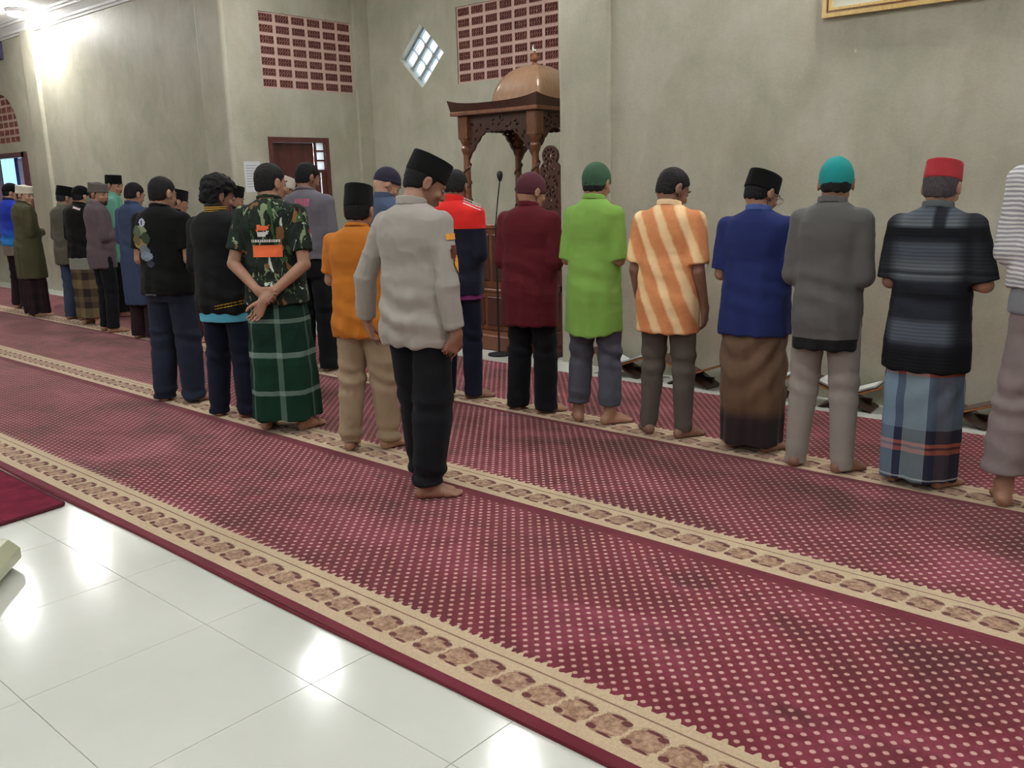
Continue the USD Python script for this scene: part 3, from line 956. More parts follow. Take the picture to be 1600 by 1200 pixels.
def field_mesh(f, lo, hi, h, smooth=1):
    lo, hi = np.asarray(lo, float), np.asarray(hi, float)
    H = 4 * h
    n = np.ceil((hi - lo) / H).astype(int) + 1
    ax = [lo[k] + H * np.arange(n[k]) for k in range(3)]
    C = np.stack(np.meshgrid(*ax, indexing='ij'), -1).reshape(-1, 3).astype(F32)
    dc = f(C).reshape(n)
    nf = (n - 1) * 4 + 1
    df = dc
    for k in range(3):
        i = np.arange(nf[k]) / 4
        i0 = np.minimum(i.astype(int), n[k] - 2)
        t = (i - i0).reshape([-1 if q == k else 1 for q in range(3)])
        df = np.take(df, i0, k) * (1 - t) + np.take(df, i0 + 1, k) * t
    df = df.astype(F32)
    near = np.argwhere(np.abs(df) < 3.2 * h)
    df[near[:, 0], near[:, 1], near[:, 2]] = f((near * h + lo).astype(F32))
    V, T = surface_nets(df, lo, h)
    m = trimesh.Trimesh(V, T, process=False)
    if smooth:
        trimesh.smoothing.filter_taubin(m, iterations=2 * smooth)
    return m


def rotm(yaw, pitch, roll=0):
    """yaw about z, then bowing forward (pitch > 0) about x, degrees; columns are the head's axes"""
    a, b, c = np.radians([yaw, -pitch, roll])
    Rz = np.array([[math.cos(a), -math.sin(a), 0], [math.sin(a), math.cos(a), 0], [0, 0, 1]])
    Rx = np.array([[1, 0, 0], [0, math.cos(b), -math.sin(b)], [0, math.sin(b), math.cos(b)]])
    Ry = np.array([[math.cos(c), 0, math.sin(c)], [0, 1, 0], [-math.sin(c), 0, math.cos(c)]])
    return Rz @ Rx @ Ry


BZ = np.array([.50, .80, .88, .98, 1.08, 1.19, 1.30, 1.375, 1.432, 1.472])
BA = np.array([.165, .165, .168, .155, .148, .155, .166, .158, .112, .060])
BB = np.array([.115, .115, .120, .108, .100, .106, .112, .098, .078, .056])
BC = np.array([-.01, -.012, -.015, -.004, .0, -.004, -.010, -.016, -.020, -.014])


def hand_prims(W, d, nrm, curl, thumb_out=.5, s=1.0, spread=.10):
    """wrist W, finger direction d, palm normal nrm (the palm faces along nrm)"""
    d = np.asarray(d, float) / np.linalg.norm(d)
    nrm = np.asarray(nrm, float)
    nrm = nrm - d * (nrm @ d)
    nrm /= np.linalg.norm(nrm)
    l = np.cross(nrm, d)          # towards the thumb side for sign handled by the caller
    return W, d, nrm, l


def hand_field(P, W, d, nrm, side, curl, k=.008):
    W, d, nrm, l = hand_prims(W, d, nrm, curl)
    l = l * side                  # thumb side
    near = np.linalg.norm(P - np.asarray(W + .09 * d, F32), axis=1) < .19
    out = np.full(len(P), .15, F32)
    if not near.any():
        return out
    Q = P[near]
    dd = rc(Q, W - .01 * d, W + .03 * d, .024, .021)
    for u in (-.028, -.010, .010, .026):
        dd = smin(dd, rc(Q, W + .012 * d + l * u * .55, W + .082 * d + l * u, .0165, .0125), .012)
    fing = np.full(len(Q), 1, F32)
    for (u, L, r, kk) in ((.030, .068, .0088, 0), (.010, .076, .0090, .03), (-.010, .071, .0086, .08), (-.029, .056, .0078, .14)):
        p = W + .084 * d + l * u
        ang = 0.0
        dirv = d + l * u * 2.2
        dirv /= np.linalg.norm(dirv)
        for seg, fr in enumerate((.45, .31, .24)):
            ang += (curl + kk) * (.75, 1.0, .7)[seg]
            v = dirv * math.cos(ang) + nrm * math.sin(ang)
            q = p + v * L * fr
            fing = np.minimum(fing, rc(Q, p, q, r * (1, .93, .86)[seg], r * (.93, .86, .74)[seg]))
            p = q
    dd = smin(dd, fing, .006)
    p0 = W + .022 * d + l * .022 + nrm * .006
    p1 = W + .055 * d + l * .046 + nrm * .018
    p2 = p1 + (d * .75 + l * .25 + nrm * .45) * .032
    p3 = p2 + (d * .85 - l * .10 + nrm * .40) * .026
    dd = smin(dd, np.minimum(np.minimum(rc(Q, p0, p1, .016, .0115), rc(Q, p1, p2, .0112, .0098)), rc(Q, p2, p3, .0098, .0078)), .007)
    out[near] = dd
    return out


def head_cran(Q):
    return smin(ell(Q, (0, -.012, .032), (.073, .094, .084)), ell(Q, (0, -.028, -.015), (.064, .068, .070)), .02)


def head_field(P, hc, R, sc=1.0, full=True):
    Q = ((P - np.asarray(hc, F32)) @ R.astype(F32)) / sc
    d = head_cran(Q)
    d = smin(d, ell(Q, (0, .026, -.022), (.058, .066, .078)), .02)
    for s in (-1, 1):
        d = smin(d, rc(Q, (s * .044, .008, -.052), (s * .012, .068, -.088), .018, .015), .018)
    d = smin(d, ell(Q, (0, .073, -.086), (.020, .016, .016)), .014)
    d = smin(d, rc(Q, (-.030, .083, .024), (.030, .083, .024), .009, .009), .012)
    for s in (-1, 1):
        d = -smin(-d, ell(Q, (s * .031, .104, .004), (.019, .018, .012)), .010)
        d = smin(d, ell(Q, (s * .040, .066, -.026), (.020, .018, .016)), .014)     # cheekbones
    d = smin(d, rc(Q, (0, .089, .012), (0, .106, -.026), .0075, .0115), .007)
    for s in (-1, 1):
        d = smin(d, ell(Q, (s * .0125, .094, -.030), (.009, .010, .008)), .005)
        e = ell(Q, (s * .079, -.012, -.004), (.0095, .021, .033))
        e = -smin(-e, ell(Q, (s * .090, -.008, -.002), (.009, .013, .022)), .006)
        d = smin(d, e, .006)
    d = smin(d, rc(Q, (-.019, .089, -.052), (.019, .089, -.052), .0065, .0065), .008)
    d = smin(d, rc(Q, (-.014, .088, -.061), (.014, .088, -.061), .0070, .0070), .006)
    return d * sc


def hairline(y):
    return np.interp(y, [-.12, -.06, -.035, -.012, .012, .03, .06, .085], [-.062, -.058, -.045, -.018, -.004, .030, .050, .068])


POSES = {
    # elbow, wrist, hand direction, palm normal, curl   (right side; x is mirrored for the left)
    'fold': dict(R=((.204, -.030, 1.09), (.035, .180, 1.095), (-1, .10, -.05), (0, -1, .1), .28), L=((.204, -.030, 1.09), (.030, .150, 1.070), (-1, .15, .05), (0, -1, .1), .25)),
    'down': dict(R=((.212, -.045, 1.075), (.222, .045, .835), (-.05, .15, -1), (-1, 0, 0), .35), L=((.212, -.045, 1.075), (.222, .045, .835), (-.05, .15, -1), (-1, 0, 0), .35)),
    'police': dict(R=((.238, -.055, 1.085), (.262, -.03, .85), (-.45, -.10, -1), (-.8, .5, 0), .62), L=((.305, -.05, 1.10), (.375, .02, .865), (-.30, .05, -1), (-.75, .6, 0), .62)),
    'behind': dict(R=((.232, -.105, 1.075), (-.012, -.215, .865), (-.50, -.06, -.86), (-.2, -1, .1), .38), L=((.240, -.095, 1.085), (.050, -.192, .925), (-.85, -.06, -.50), (.1, -1, .5), .75)),
    'high': dict(R=((.222, .01, 1.13), (.05, .20, 1.16), (-1, .05, .1), (0, -1, .1), .3), L=((.222, .01, 1.13), (.045, .185, 1.13), (-1, .05, .1), (0, -1, .1), .3)),
}

SKIN = {}


def skin_mat(rgb):
    k = tuple(rgb)
    if k not in SKIN:
        g = G()
        p = g.pos()
        f = g.noise(p, 14.0, 4.0, .6)
        c = np.array(lin(rgb))
        col = g.ramp(f, [(.3, tuple(c * .86)), (.7, tuple(np.minimum(c * 1.1, 1)))])
        SKIN[k] = g.surf('skin_%d_%d_%d' % k, col, .55, bump=g.noise(p, 180.0, 2.0), bstr=.12, bdist=.002, subsurface_weight=.08, subsurface_scale=.01)
    return SKIN[k]


def hair_mat(rgb):
    nm = 'hair_%d_%d_%d' % tuple(rgb)
    if nm not in _mats:
        g = G()
        p = g.pos()
        f = g.noise(g.mapped(p, scale=(1, 1, .35)), 160.0, 3.0, .7)
        c = np.array(lin(rgb))
        _mats[nm] = g.surf(nm, g.ramp(f, [(.3, tuple(c * .6)), (.7, tuple(np.minimum(c * 1.5 + .002, 1)))]), .6, bump=f, bstr=.7, bdist=.004, specular_ior_level=.15)
    return _mats[nm]


def displace(m, amp, freq, seed, zlo=None, zhi=None, extra=None):
    v = np.array(m.vertices)
    n = np.array(m.vertex_normals)
    d = (meshkit.fbm(v * np.asarray(freq) + seed * 3.7, 3, seed) - .5) * 1.3 * amp
    rg = 1 - np.abs(2 * meshkit.noise(v * np.asarray(freq) * (1.1, 1.1, 1.6) + seed * 1.3, seed + 31) - 1)
    d = d + (rg ** 3 - .35) * .45 * amp
    if extra is not None:
        d = d + extra(v)
    if zlo is not None:
        d = d * np.clip((v[:, 2] - zlo) / .05, 0, 1)
    m.vertices = v + n * d[:, None]
    return m


def stick_on(shirt, pts2, faces, phi, off=.004, thick=.0):
    """lays a flat print (u, z) onto the cloth, seen from the direction phi (0 = from behind, 90 = from the right)"""
    a = math.radians(phi)
    U, D = np.array([math.cos(a), math.sin(a), 0]), np.array([-math.sin(a), math.cos(a), 0])
    v, n = np.array(shirt.vertices), np.array(shirt.vertex_normals)
    f = n @ D < -.15
    v = v[f]
    uv = np.c_[v @ U, v[:, 2]]
    t = cKDTree(uv)
    dist, ix = t.query(pts2, 8)
    dep = (v @ D)[ix]
    mn = dep.min(1, keepdims=True)
    w = (dep < mn + .03) / (dist + .002) ** 2
    dep = (dep * w).sum(1) / w.sum(1) - off
    return trimesh.Trimesh(pts2[:, :1] * U + pts2[:, 1:] * np.array([0, 0, 1]) + dep[:, None] * D, faces, process=False)


def patch(shirt, poly, phi, off=.004, step=.008):
    x0, y0, x1, y1 = poly.bounds
    nu, nv = max(2, int((x1 - x0) / step) + 1), max(2, int((y1 - y0) / step) + 1)
    U, V = np.meshgrid(np.linspace(x0, x1, nu), np.linspace(y0, y1, nv), indexing='ij')
    pts = np.c_[U.ravel(), V.ravel()]
    F = []
    from shapely import contains_xy
    c = lambda i, j: i * nv + j
    pp = poly.buffer(step * .35)
    okp = contains_xy(pp, pts[:, 0], pts[:, 1])
    for i in range(nu - 1):
        for j in range(nv - 1):
            q = (c(i, j), c(i + 1, j), c(i + 1, j + 1), c(i, j + 1))
            if okp[list(q)].all():
                F += [(q[0], q[1], q[2]), (q[0], q[2], q[3])]
    F = np.array(F, int).reshape(-1, 3)
    us, inv = np.unique(F.ravel(), return_inverse=True)
    if not len(us):
        return trimesh.Trimesh()
    return stick_on(shirt, pts[us], inv.reshape(-1, 3), phi, off)


def make_person(label, loc, rot, Ht, pose='fold', w=1.0, h=.010, skin=(160, 118, 96), head=(0, 12), hair=('short', (22, 20, 22)), cap=None,
                shirt=None, lower=None, stance=.115, step=(0, 0), toes=(12, 12), lean=0.0, belly=0.0, face=True, group=None, elbow=(0, 0), head_fwd=.048, seed=0):
    t = thing('person', label, 'person', (*loc, .012), rot, group)
    s = Ht / 1.70
    hh = h / s
    hs = 1.02 * (1 / s) ** .8
    R = rotm(head[0], head[1] + 6)
    hc = np.array([0, head_fwd - .012, 1.566])
    nb = np.array([0, -.022, 1.446])
    arms = {}
    for side, key in ((1, 'R'), (-1, 'L')):
        E, Wr, d, nr, cu = POSES[pose][key]
        mir = lambda q: np.array(q, float) * (side, 1, 1)
        S = np.array([side * .176 * w, -.015, 1.378])
        wx = np.array([side * (w - 1) * .16, 0, 0])
        Wm = mir(Wr) + (wx if pose in ('down', 'police') else 0) + (np.array([0, belly, 0]) if pose in ('fold', 'high') else 0)
        arms[side] = (S, mir(E) + wx + np.array([side * elbow[0 if side > 0 else 1], 0, 0]), Wm, mir(d), mir(nr), cu)
    legs = {}
    for side, k in ((1, 0), (-1, 1)):
        fy = step[k]
        hip, knee, ank = np.array([side * .088, -.005, .86]), np.array([side * (.094 + (stance - .1) * .5), .012 + fy * .55, .47]), np.array([side * stance, -.02 + fy, .085])
        legs[side] = (hip, knee, ank, math.radians(-side * toes[k]))
    A = lambda z: np.interp(z, BZ, BA) * w
    torso = Loft(BZ[1:], BA[1:] * w - .004, BB[1:] + belly * .5 * np.exp(-((BZ[1:] - 1.0) / .13) ** 2), BC[1:] + belly * .5 * np.exp(-((BZ[1:] - 1.0) / .13) ** 2), n=2.25)

    def foot(P, ank, ang):
        ca, sa = math.cos(ang), math.sin(ang)
        L = lambda x, y, z: np.array([ank[0] + ca * x - sa * y, ank[1] + sa * x + ca * y, z])
        sd = np.sign(ank[0]) or 1
        d = rc(P, ank, L(0, -.035, .032), .036, .031)
        d = smin(d, rc(P, L(0, -.035, .030), L(sd * .012, .055, .026), .030, .026), .02)
        d = smin(d, rc(P, ank + [0, .01, -.02], L(-sd * .012, .12, .024), .033, .022), .02)
        d = smin(d, rc(P, L(-sd * .016, .11, .022), L(sd * .026, .095, .019), .022, .019), .018)
        for q, (x, y, r) in enumerate(((-.028, .165, .0125), (-.008, .168, .0098), (.008, .162, .0092), (.022, .150, .0088), (.034, .135, .0085))):
            d = smin(d, rc(P, L(sd * (x * .8), .11, .018), L(sd * x, y, .012), .013, r), .006)
        return np.maximum(d, .001 - P[:, 2])

    def body(P):
        d = torso(P)
        d = smin(d, rc(P, nb, hc + R @ np.array([0, -.025, -.045]), .058, .054), .02)
        for side in (-1, 1):
            S, E, W, dv, nr, cu = arms[side]
            d = smin(d, rc(P, nb + [0, -.005, -.01], S + [0, 0, 0], .050, .046), .03)
            d = smin(d, np.minimum(rc(P, S, E, .046, .038), rc(P, E, W, .040, .0255)), .02)
            d = smin(d, hand_field(P, W, dv, nr, -side, cu), .012)
            hip, knee, ank, ang = legs[side]
            d = smin(d, np.minimum(rc(P, hip, knee, .074, .044), rc(P, knee, ank, .044, .035)), .02)
            mid = knee * .62 + ank * .38 + np.array([0, -.018, 0])
            d = smin(d, ell(P, mid, (.043, .046, .12)), .02)
            d = smin(d, foot(P, ank, ang), .02)
        return smin(d, head_field(P, hc, R, hs), .018)

    ext = .36 * w + .06
    m = field_mesh(body, (-ext, -.36, -.02), (ext, .42, 1.74), hh)
    m.apply_scale(s)
    skm = skin_mat(skin)
    bp = obj('body', m, skm, t, smooth=True)

    def place(mesh):                # head-space mesh -> person space
        q = mesh.copy()
        q.vertices = (np.array(q.vertices) @ R.T * hs + hc) * s
        return q

    # face details
    if face:
        for x in (-.031, .031):
            ball = trimesh.creation.icosphere(2, .0108).apply_translation((x, .0775, .004))
            e = obj('eye', place(ball), plain('eye_white', (120, 108, 100), .5), bp, smooth=True)
            iris = trimesh.creation.icosphere(2, .0062).apply_translation((x, .0835, .003))
            obj('iris', place(iris), plain('eye_dark', (30, 22, 18), .35), bp, smooth=True)
        for sx in (-1, 1):
            br = tube((sx * .016, .0945, .0275), (sx * .044, .085, .029), .0042, .003, 8)
            obj('eyebrow', place(br), hair_mat((26, 22, 22)), bp)
        lp = trimesh.creation.icosphere(2, 1.0)
        lp.apply_scale((.0215, .007, .0105))
        lp.apply_translation((0, .0925, -.0565))
        sk = np.array(skin) * (.80, .62, .60)
        obj('lips', place(lp), plain('lips_%d_%d_%d' % tuple(sk.astype(int)), sk, .5), bp, smooth=True)
    if isinstance(hair, dict):
        hair, facial = hair['hair'], hair.get('facial')
    else:
        facial = None
    if facial:
        def ff(P):
            d = head_field(P, np.zeros(3), np.eye(3)) - .0035
            lo = np.maximum(P[:, 2] + (.040 if facial == 'moustache' else .066), -P[:, 1] + (.06 if facial == 'moustache' else .0))
            if facial == 'moustache':
                lo = np.maximum(lo, -.052 - P[:, 2])
                lo = np.maximum(lo, np.abs(P[:, 0]) - .026)
            else:
                hole = ell(P, (0, .092, -.0565), (.024, .02, .009))
                lo = np.maximum(lo, -hole)
            return np.maximum(d, lo)
        fm_ = field_mesh(ff, (-.1, -.02, -.13), (.1, .14, .0), max(.004, h * .45))
        if len(fm_.vertices):
            obj('beard' if facial != 'moustache' else 'moustache', place(fm_), hair_mat(hair[1]), t, smooth=True)
    kind, hcol = hair
    th = {'short': .006, 'crop': .004, 'full': .020, 'none': 0}[kind]
    if th:
        def hf(P):
            d = head_cran(P) - th
            if kind == 'full':
                d = d - .012 * np.clip((P[:, 2] - .02) / .08, 0, 1)
                d = d + (meshkit.fbm(P * 42 + seed, 2, 3) - .5).astype(F32) * .022
            edge = hairline(P[:, 1]) - P[:, 2]
            if kind == 'full':
                edge = edge + (meshkit.noise(P * 70, 5) - .5).astype(F32) * .016
            if kind != 'full':
                edge = edge + (meshkit.noise(P * 110, 6) - .5).astype(F32) * .012
                d = d + (meshkit.noise(P * 90, 9) - .5).astype(F32) * .004
            d = np.maximum(d, edge)
            ear = np.minimum(ell(P, (.082, -.012, -.004), (.02, .025, .037)), ell(P, (-.082, -.012, -.004), (.02, .025, .037)))
            return np.maximum(d, -ear)
        hm = field_mesh(hf, (-.13, -.15, -.1), (.13, .13, .17), max(.0045, h * .5))
        obj('hair', place(hm), hair_mat(hcol), t, smooth=True)
    if cap:
        ck, cmat = cap[0], cap[1]
        opt = cap[2] if len(cap) > 2 else {}
        if ck == 'peci':
            hgt, tilt = opt.get('h', .102), opt.get('tilt', 6)
            Rc = rotm(0, -tilt)
            cz = opt.get('z', .020)

            def pf_(P):
                Q = (P - np.array([0, -.012, cz], F32)) @ Rc.astype(F32)
                z = Q[:, 2]
                ax, ay = .0805 - .05 * z, .104 - .03 * z
                q = np.sqrt((Q[:, 0] / ax) ** 2 + (Q[:, 1] / ay) ** 2)
                top = hgt - .012 * np.clip(1 - np.abs(Q[:, 0]) / .03, 0, 1) * (np.abs(Q[:, 1]) < .085)
                d1, d2 = (q - 1) * .085, np.abs(z - hgt / 2) - hgt / 2
                d2 = np.maximum(-z, z - top)
                return -smin(-d1, -d2, .008)
            cm = field_mesh(pf_, (-.12, -.16, -.02), (.12, .14, .2), max(.0042, h * .45), 1)
        else:
            z0, sl, up = opt.get('z', .028), opt.get('slope', .22), opt.get('up', 0)

            def pf_(P):
                d = ell(P, (0, -.012, .030), (.082, .103, .096 + up))
                if ck == 'tall':
                    d = np.minimum(d, np.maximum(np.sqrt((P[:, 0] / .079) ** 2 + ((P[:, 1] + .012) / .100) ** 2) - 1, 0) * .08 + np.maximum(np.abs(P[:, 2] - .07) - .038, 0) - .004)
                cut = z0 + sl * P[:, 1] - P[:, 2]
                d = np.maximum(d, cut)
                rim = np.maximum(np.abs(d + .0), np.abs(cut + .008) - .008) - .003
                return np.minimum(d, rim)
            cm = field_mesh(pf_, (-.12, -.16, -.09), (.12, .14, .19), max(.0042, h * .45), 1)
        cp_ = obj('cap', place(cm), cmat, t, smooth=40)
        if opt.get('band'):
            def bf(P):
                q = np.sqrt((P[:, 0] / .086) ** 2 + ((P[:, 1] + .012) / .107) ** 2)
                return np.maximum(np.abs(q - 1) * .08 - .003, np.abs(P[:, 2] - (opt.get('z', .028) + .014 + sl * P[:, 1])) - .012)
            obj('cap_band', place(field_mesh(bf, (-.12, -.16, -.05), (.12, .14, .12), .005)), opt['band'], cp_, smooth=True)
    # --- clothes
    shm = None
    low_loft = None
    bot = lower.get('bottom', .04) / s
    if lower['kind'] == 'trousers':
        low_loft = Loft([.78, .88, .97, 1.03], (np.array([.160, .170, .158, .152]) + lower.get('wide', 0)) * (w * .6 + .4), [.112, .124, .114, .108], [-.012, -.018, -.008, 0], n=2.3)
    else:
        fl = lower.get('flare', 0.0)
        low_loft = Loft([bot, .25, .5, .75, .9, 1.02], (np.array([.172, .176, .182, .182, .174, .158]) + fl * np.array([1, .8, .5, .2, 0, 0])) * (w * .6 + .4), np.array([.148, .146, .144, .140, .132, .116]) + fl * .8 * np.array([1, .8, .5, .2, 0, 0]), [.0, -.002, -.006, -.012, -.014, -.002], n=2.5)
    if shirt:
        sleeve, hem, ease = shirt.get('sleeve', 'long'), shirt['hem'] / s, shirt.get('ease', .022)
        zs = np.unique(np.r_[np.linspace(hem, 1.1, 5), 1.19, 1.30, 1.375, 1.432, 1.478])
        bel = belly * .5 * np.exp(-((zs - 1.0) / .16) ** 2)
        a0 = np.interp(zs, BZ, BA) * w
        b0 = np.interp(zs, BZ, BB) + bel
        c0 = np.interp(zs, BZ, BC) + bel
        low = np.clip((1.30 - zs) / .2, 0, 1)
        hang = shirt.get('hang', .164) * w
        tuck = shirt.get('flare', 0.0) * np.clip((1.1 - zs) / .5, 0, 1)
        a1 = np.maximum(a0, hang * low) + ease + tuck
        b1 = np.maximum(b0, shirt.get('hangb', .118) * low) + ease * .85 + tuck * .8
        a1[-1], b1[-1] = .068, .066
        tl = Loft(zs, a1, b1, c0, n=2.35)
        frac = shirt.get('frac', .62)
        curve = shirt.get('curve', 0.0) / s
        sr = shirt.get('sr', (.060, .055, .044))

        def sf(P):
            d = smin(tl(P), low_loft(P) - .020, .015)
            for side in (-1, 1):
                S, E, W, dv, nr, cu = arms[side]
                d = smin(d, rc(P, nb + [0, -.004, -.022], S + [-side * .012, 0, -.004], .058, .056), .03)
                if sleeve == 'short':
                    M = S + (E - S) * frac
                    ax = (M - S) / np.linalg.norm(M - S)
                    e = rc(P, S, M + ax * .05, sr[0], sr[0] + .004)
                    e = np.maximum(e, (P - M.astype(F32)) @ ax.astype(F32))
                else:
                    ax = (W - E) / np.linalg.norm(W - E)
                    fr_end = W - ax * shirt.get('cuff', .005)
                    e2 = rc(P, E, W + ax * .06, sr[1], sr[2])
                    e2 = np.maximum(e2, (P - fr_end.astype(F32)) @ ax.astype(F32))
                    e = smin(rc(P, S, E, sr[0], sr[1]), e2, .012)
                d = smin(d, e, .022)
            cutz = hem + curve * np.clip(np.abs(P[:, 0]) / .19, 0, 1.2) ** 2
            return np.maximum(d, cutz - P[:, 2])
        shm = field_mesh(sf, (-ext, -.36, hem - .03), (ext, .44, 1.52), hh * 1.05)
        wr = shirt.get('wrinkle', .006)

        def folds(v):
            # soft hanging folds from the shoulder blades and pulled creases at the waist
            zz = v[:, 2]
            a = np.arctan2(v[:, 0], -v[:, 1])
            k1 = wr * .8 * np.sin(a * 9 + seed + 3 * meshkit.noise(v * 4, seed)) * np.clip((1.25 - zz) / .5, 0, 1)
            k2 = np.clip(1.6 - np.abs(v[:, 0]) / .15, .15, 1) * shirt.get('crease', 1.0) * wr * 1.1 * np.sin(zz * 46 + 5 * meshkit.noise(v * (5, 5, 3), seed + 2) + v[:, 0] * 14) * np.exp(-((zz - shirt.get('wz', 1.0)) / .12) ** 2)
            return k1 + k2
        displace(shm, wr, (7, 7, 9), seed + 1, extra=folds)
        shm.apply_scale(s)
        sp_ = obj('shirt' if not shirt.get('name') else shirt['name'], shm, shirt['mat'], t, smooth=True)
        col = shirt.get('collar')
        if col:
            z0c, hc_ = 1.472, shirt.get('collar_h', .038)

            def cf(P):
                cyy = -.016 + (P[:, 2] - z0c) * .18
                q = np.sqrt((P[:, 0] / .071) ** 2 + ((P[:, 1] - cyy) / .068) ** 2)
                zz = P[:, 2] + P[:, 1] * .25
                return np.maximum(np.abs(q - 1) * .068 - .0055, np.abs(zz - z0c - .004) - hc_ / 2)
            cm_ = field_mesh(cf, (-.12, -.13, 1.38), (.12, .12, 1.54), .006)
            cm_.apply_scale(s)
            obj('collar', cm_, col, sp_, smooth=40)
        if shirt.get('tail'):
            tz, tmat = shirt['tail'][0] / s, shirt['tail'][1]
            zz = np.linspace(tz, 1.1, 5)
            tl2 = Loft(zz, np.interp(zz, BZ, BA) * w + ease * .6 + .004, np.maximum(np.interp(zz, BZ, BB), .112) + ease * .5, np.interp(zz, BZ, BC), n=2.3)
            tl2b = lambda P: np.maximum(np.minimum(tl2(P), low_loft(P) - .010), np.maximum(tz - P[:, 2], P[:, 2] - (hem + .035)))
            tm = field_mesh(tl2b, (-.3, -.25, tz - .03), (.3, .3, 1.12), hh * 1.15)
            displace(tm, .004, (9, 9, 6), seed + 4)
            tm.apply_scale(s)
            obj('undershirt', tm, tmat, t, smooth=True)
        if shirt.get('band'):
            bz0, bz1, bmat = shirt['band'][0] / s, shirt['band'][1] / s, shirt['band'][2]
            off = .004

            def bf2(P):
                return np.maximum(smin(tl(np.c_[P[:, :2], np.maximum(P[:, 2], hem)]), low_loft(P) - .020, .015) - off, np.maximum(bz0 - P[:, 2], P[:, 2] - bz1))
            bm2 = field_mesh(bf2, (-.33, -.3, bz0 - .04), (.33, .33, bz1 + .04), hh)
            displace(bm2, .004, (9, 9, 6), seed + 4)
            bm2.apply_scale(s)
            obj('hem_band', bm2, bmat, sp_, smooth=True)
    if lower:
        if lower['kind'] == 'trousers':
            kr, hr_ = lower.get('knee', .076), lower.get('cuff', .066)
            pel = low_loft

            def lf(P):
                d = pel(P)
                for side in (-1, 1):
                    hip, knee, ank, ang = legs[side]
                    an = ank * np.array([1, 1, 0]) + np.array([0, .0, bot])
                    d = smin(d, np.minimum(rc(P, hip, knee, .092, kr), rc(P, knee, an, kr, hr_)), .028)
                return np.maximum(d, bot - P[:, 2])
            lm = field_mesh(lf, (-.36, -.42, bot - .03), (.36, .42, 1.06), hh * 1.05)
            wr2 = lower.get('wrinkle', .006)
            ex = lambda v: wr2 * .9 * np.sin(v[:, 2] * 55 + 6 * meshkit.noise(v * (6, 6, 4), seed + 8) + v[:, 0] * 10) * (np.exp(-((v[:, 2] - .48) / .10) ** 2) + 1.3 * np.exp(-((v[:, 2] - bot - .04) / .06) ** 2) * lower.get('bunch', .5))
            displace(lm, wr2, (8, 8, 7), seed + 9, extra=ex)
            lm.apply_scale(s)
            obj(lower.get('name', 'trousers'), lm, lower['mat'], t, smooth=True)
        else:
            fl, sl_ = lower.get('flare', 0.0), low_loft
            inner = Loft([bot - .05, bot + .06, bot + .10], np.array([.148, .148, .11]) + fl * .8, np.array([.122, .122, .08]) + fl * .6, 0, n=2.5)

            def sf2(P):
                return np.maximum(sl_(P), -inner(P))
            lm = field_mesh(sf2, (-.32, -.30, bot - .03), (.32, .30, 1.05), hh * 1.05)

            def pleat(v):
                a = np.arctan2(v[:, 0], -v[:, 1])
                k = np.clip((.95 - v[:, 2]) / .7, 0, 1)
                f = .008 * k * np.sin(a * 5 + seed * 1.7 + 1.5 * meshkit.noise(v * 2, seed)) + .004 * np.sin(a * 13 + seed + 2 * meshkit.noise(v * 3, seed + 1)) * k
                drape = lower.get('drape', .004) * np.sin(v[:, 2] * 34 + 9 * np.cos(a + .4) + 3 * meshkit.noise(v * 3, seed)) * np.exp(-((v[:, 2] - .58) / .25) ** 2)
                return f + drape
            displace(lm, .005, (5, 5, 4), seed + 9, extra=pleat)
            lm.apply_scale(s)
            v = np.array(lm.vertices)
            uv = np.c_[np.arctan2(v[:, 0], -v[:, 1]) * .17, v[:, 2]]
            obj('sarong', lm, lower['mat'], t, smooth=True, uv=uv)
    return t, shm, s, place

# ------------------------------------------------------------------ cloth patterns
def banded(name, base, bands, axis='z', rough=.9, weave=True, uvx=None, noise_amt=.10, interpolate=False, lo=0.0, hi=1.6):
    """bands: [(position, colour)] along the object's z (metres)"""
    g = G()
    p = g.pos()
    x, y, z = g.xyz(p)
    c = z if axis == 'z' else (x if axis == 'x' else y)
    f = g.n('map_range', 'result', value=c, from_min=lo, from_max=hi, clamp=True)
    col = g.ramp(f, [((q - lo) / (hi - lo), lin(k)) for q, k in bands], interpolate)
    nz = g.noise(p, 8.0, 4.0, .6)
    col = g.mix(noise_amt * 2.5, col, g.ramp(nz, [(.25, (.38, .38, .38)), (.75, (.62, .62, .62))]), 'overlay')
    return g.surf(name, col, rough, bump=g.noise(p, 220.0, 2.0), bstr=.25, bdist=.002, specular_ior_level=.25, sheen_weight=.1)


def plaid(name, zb, ub, mixf=.5, lo=0.0, hi=1.1, ulo=-.55, uhi=.55, mode='mix'):
    g = G()
    tc = g.n('texture_coordinate', 'UV')
    u, v, _ = g.xyz(tc)
    p = g.pos()
    nz = g.noise(p, 6.0, 4.0, .6)
    vz = g.m('add', v, g.m('multiply', g.m('subtract', nz, .5), .012))
    cz = g.ramp(g.n('map_range', 'result', value=vz, from_min=lo, from_max=hi, clamp=True), [((q - lo) / (hi - lo), lin(k)) for q, k in zb], False)
    cu = g.ramp(g.n('map_range', 'result', value=u, from_min=ulo, from_max=uhi, clamp=True), [((q - ulo) / (uhi - ulo), lin(k)) for q, k in ub], False)
    col = g.mix(mixf, cz, cu, mode)
    col = g.mix(.35, col, g.ramp(nz, [(.25, (.36, .36, .36)), (.75, (.64, .64, .64))]), 'overlay')
    return g.surf(name, col, .9, bump=g.noise(p, 220.0, 2.0), bstr=.25, bdist=.002, specular_ior_level=.2)


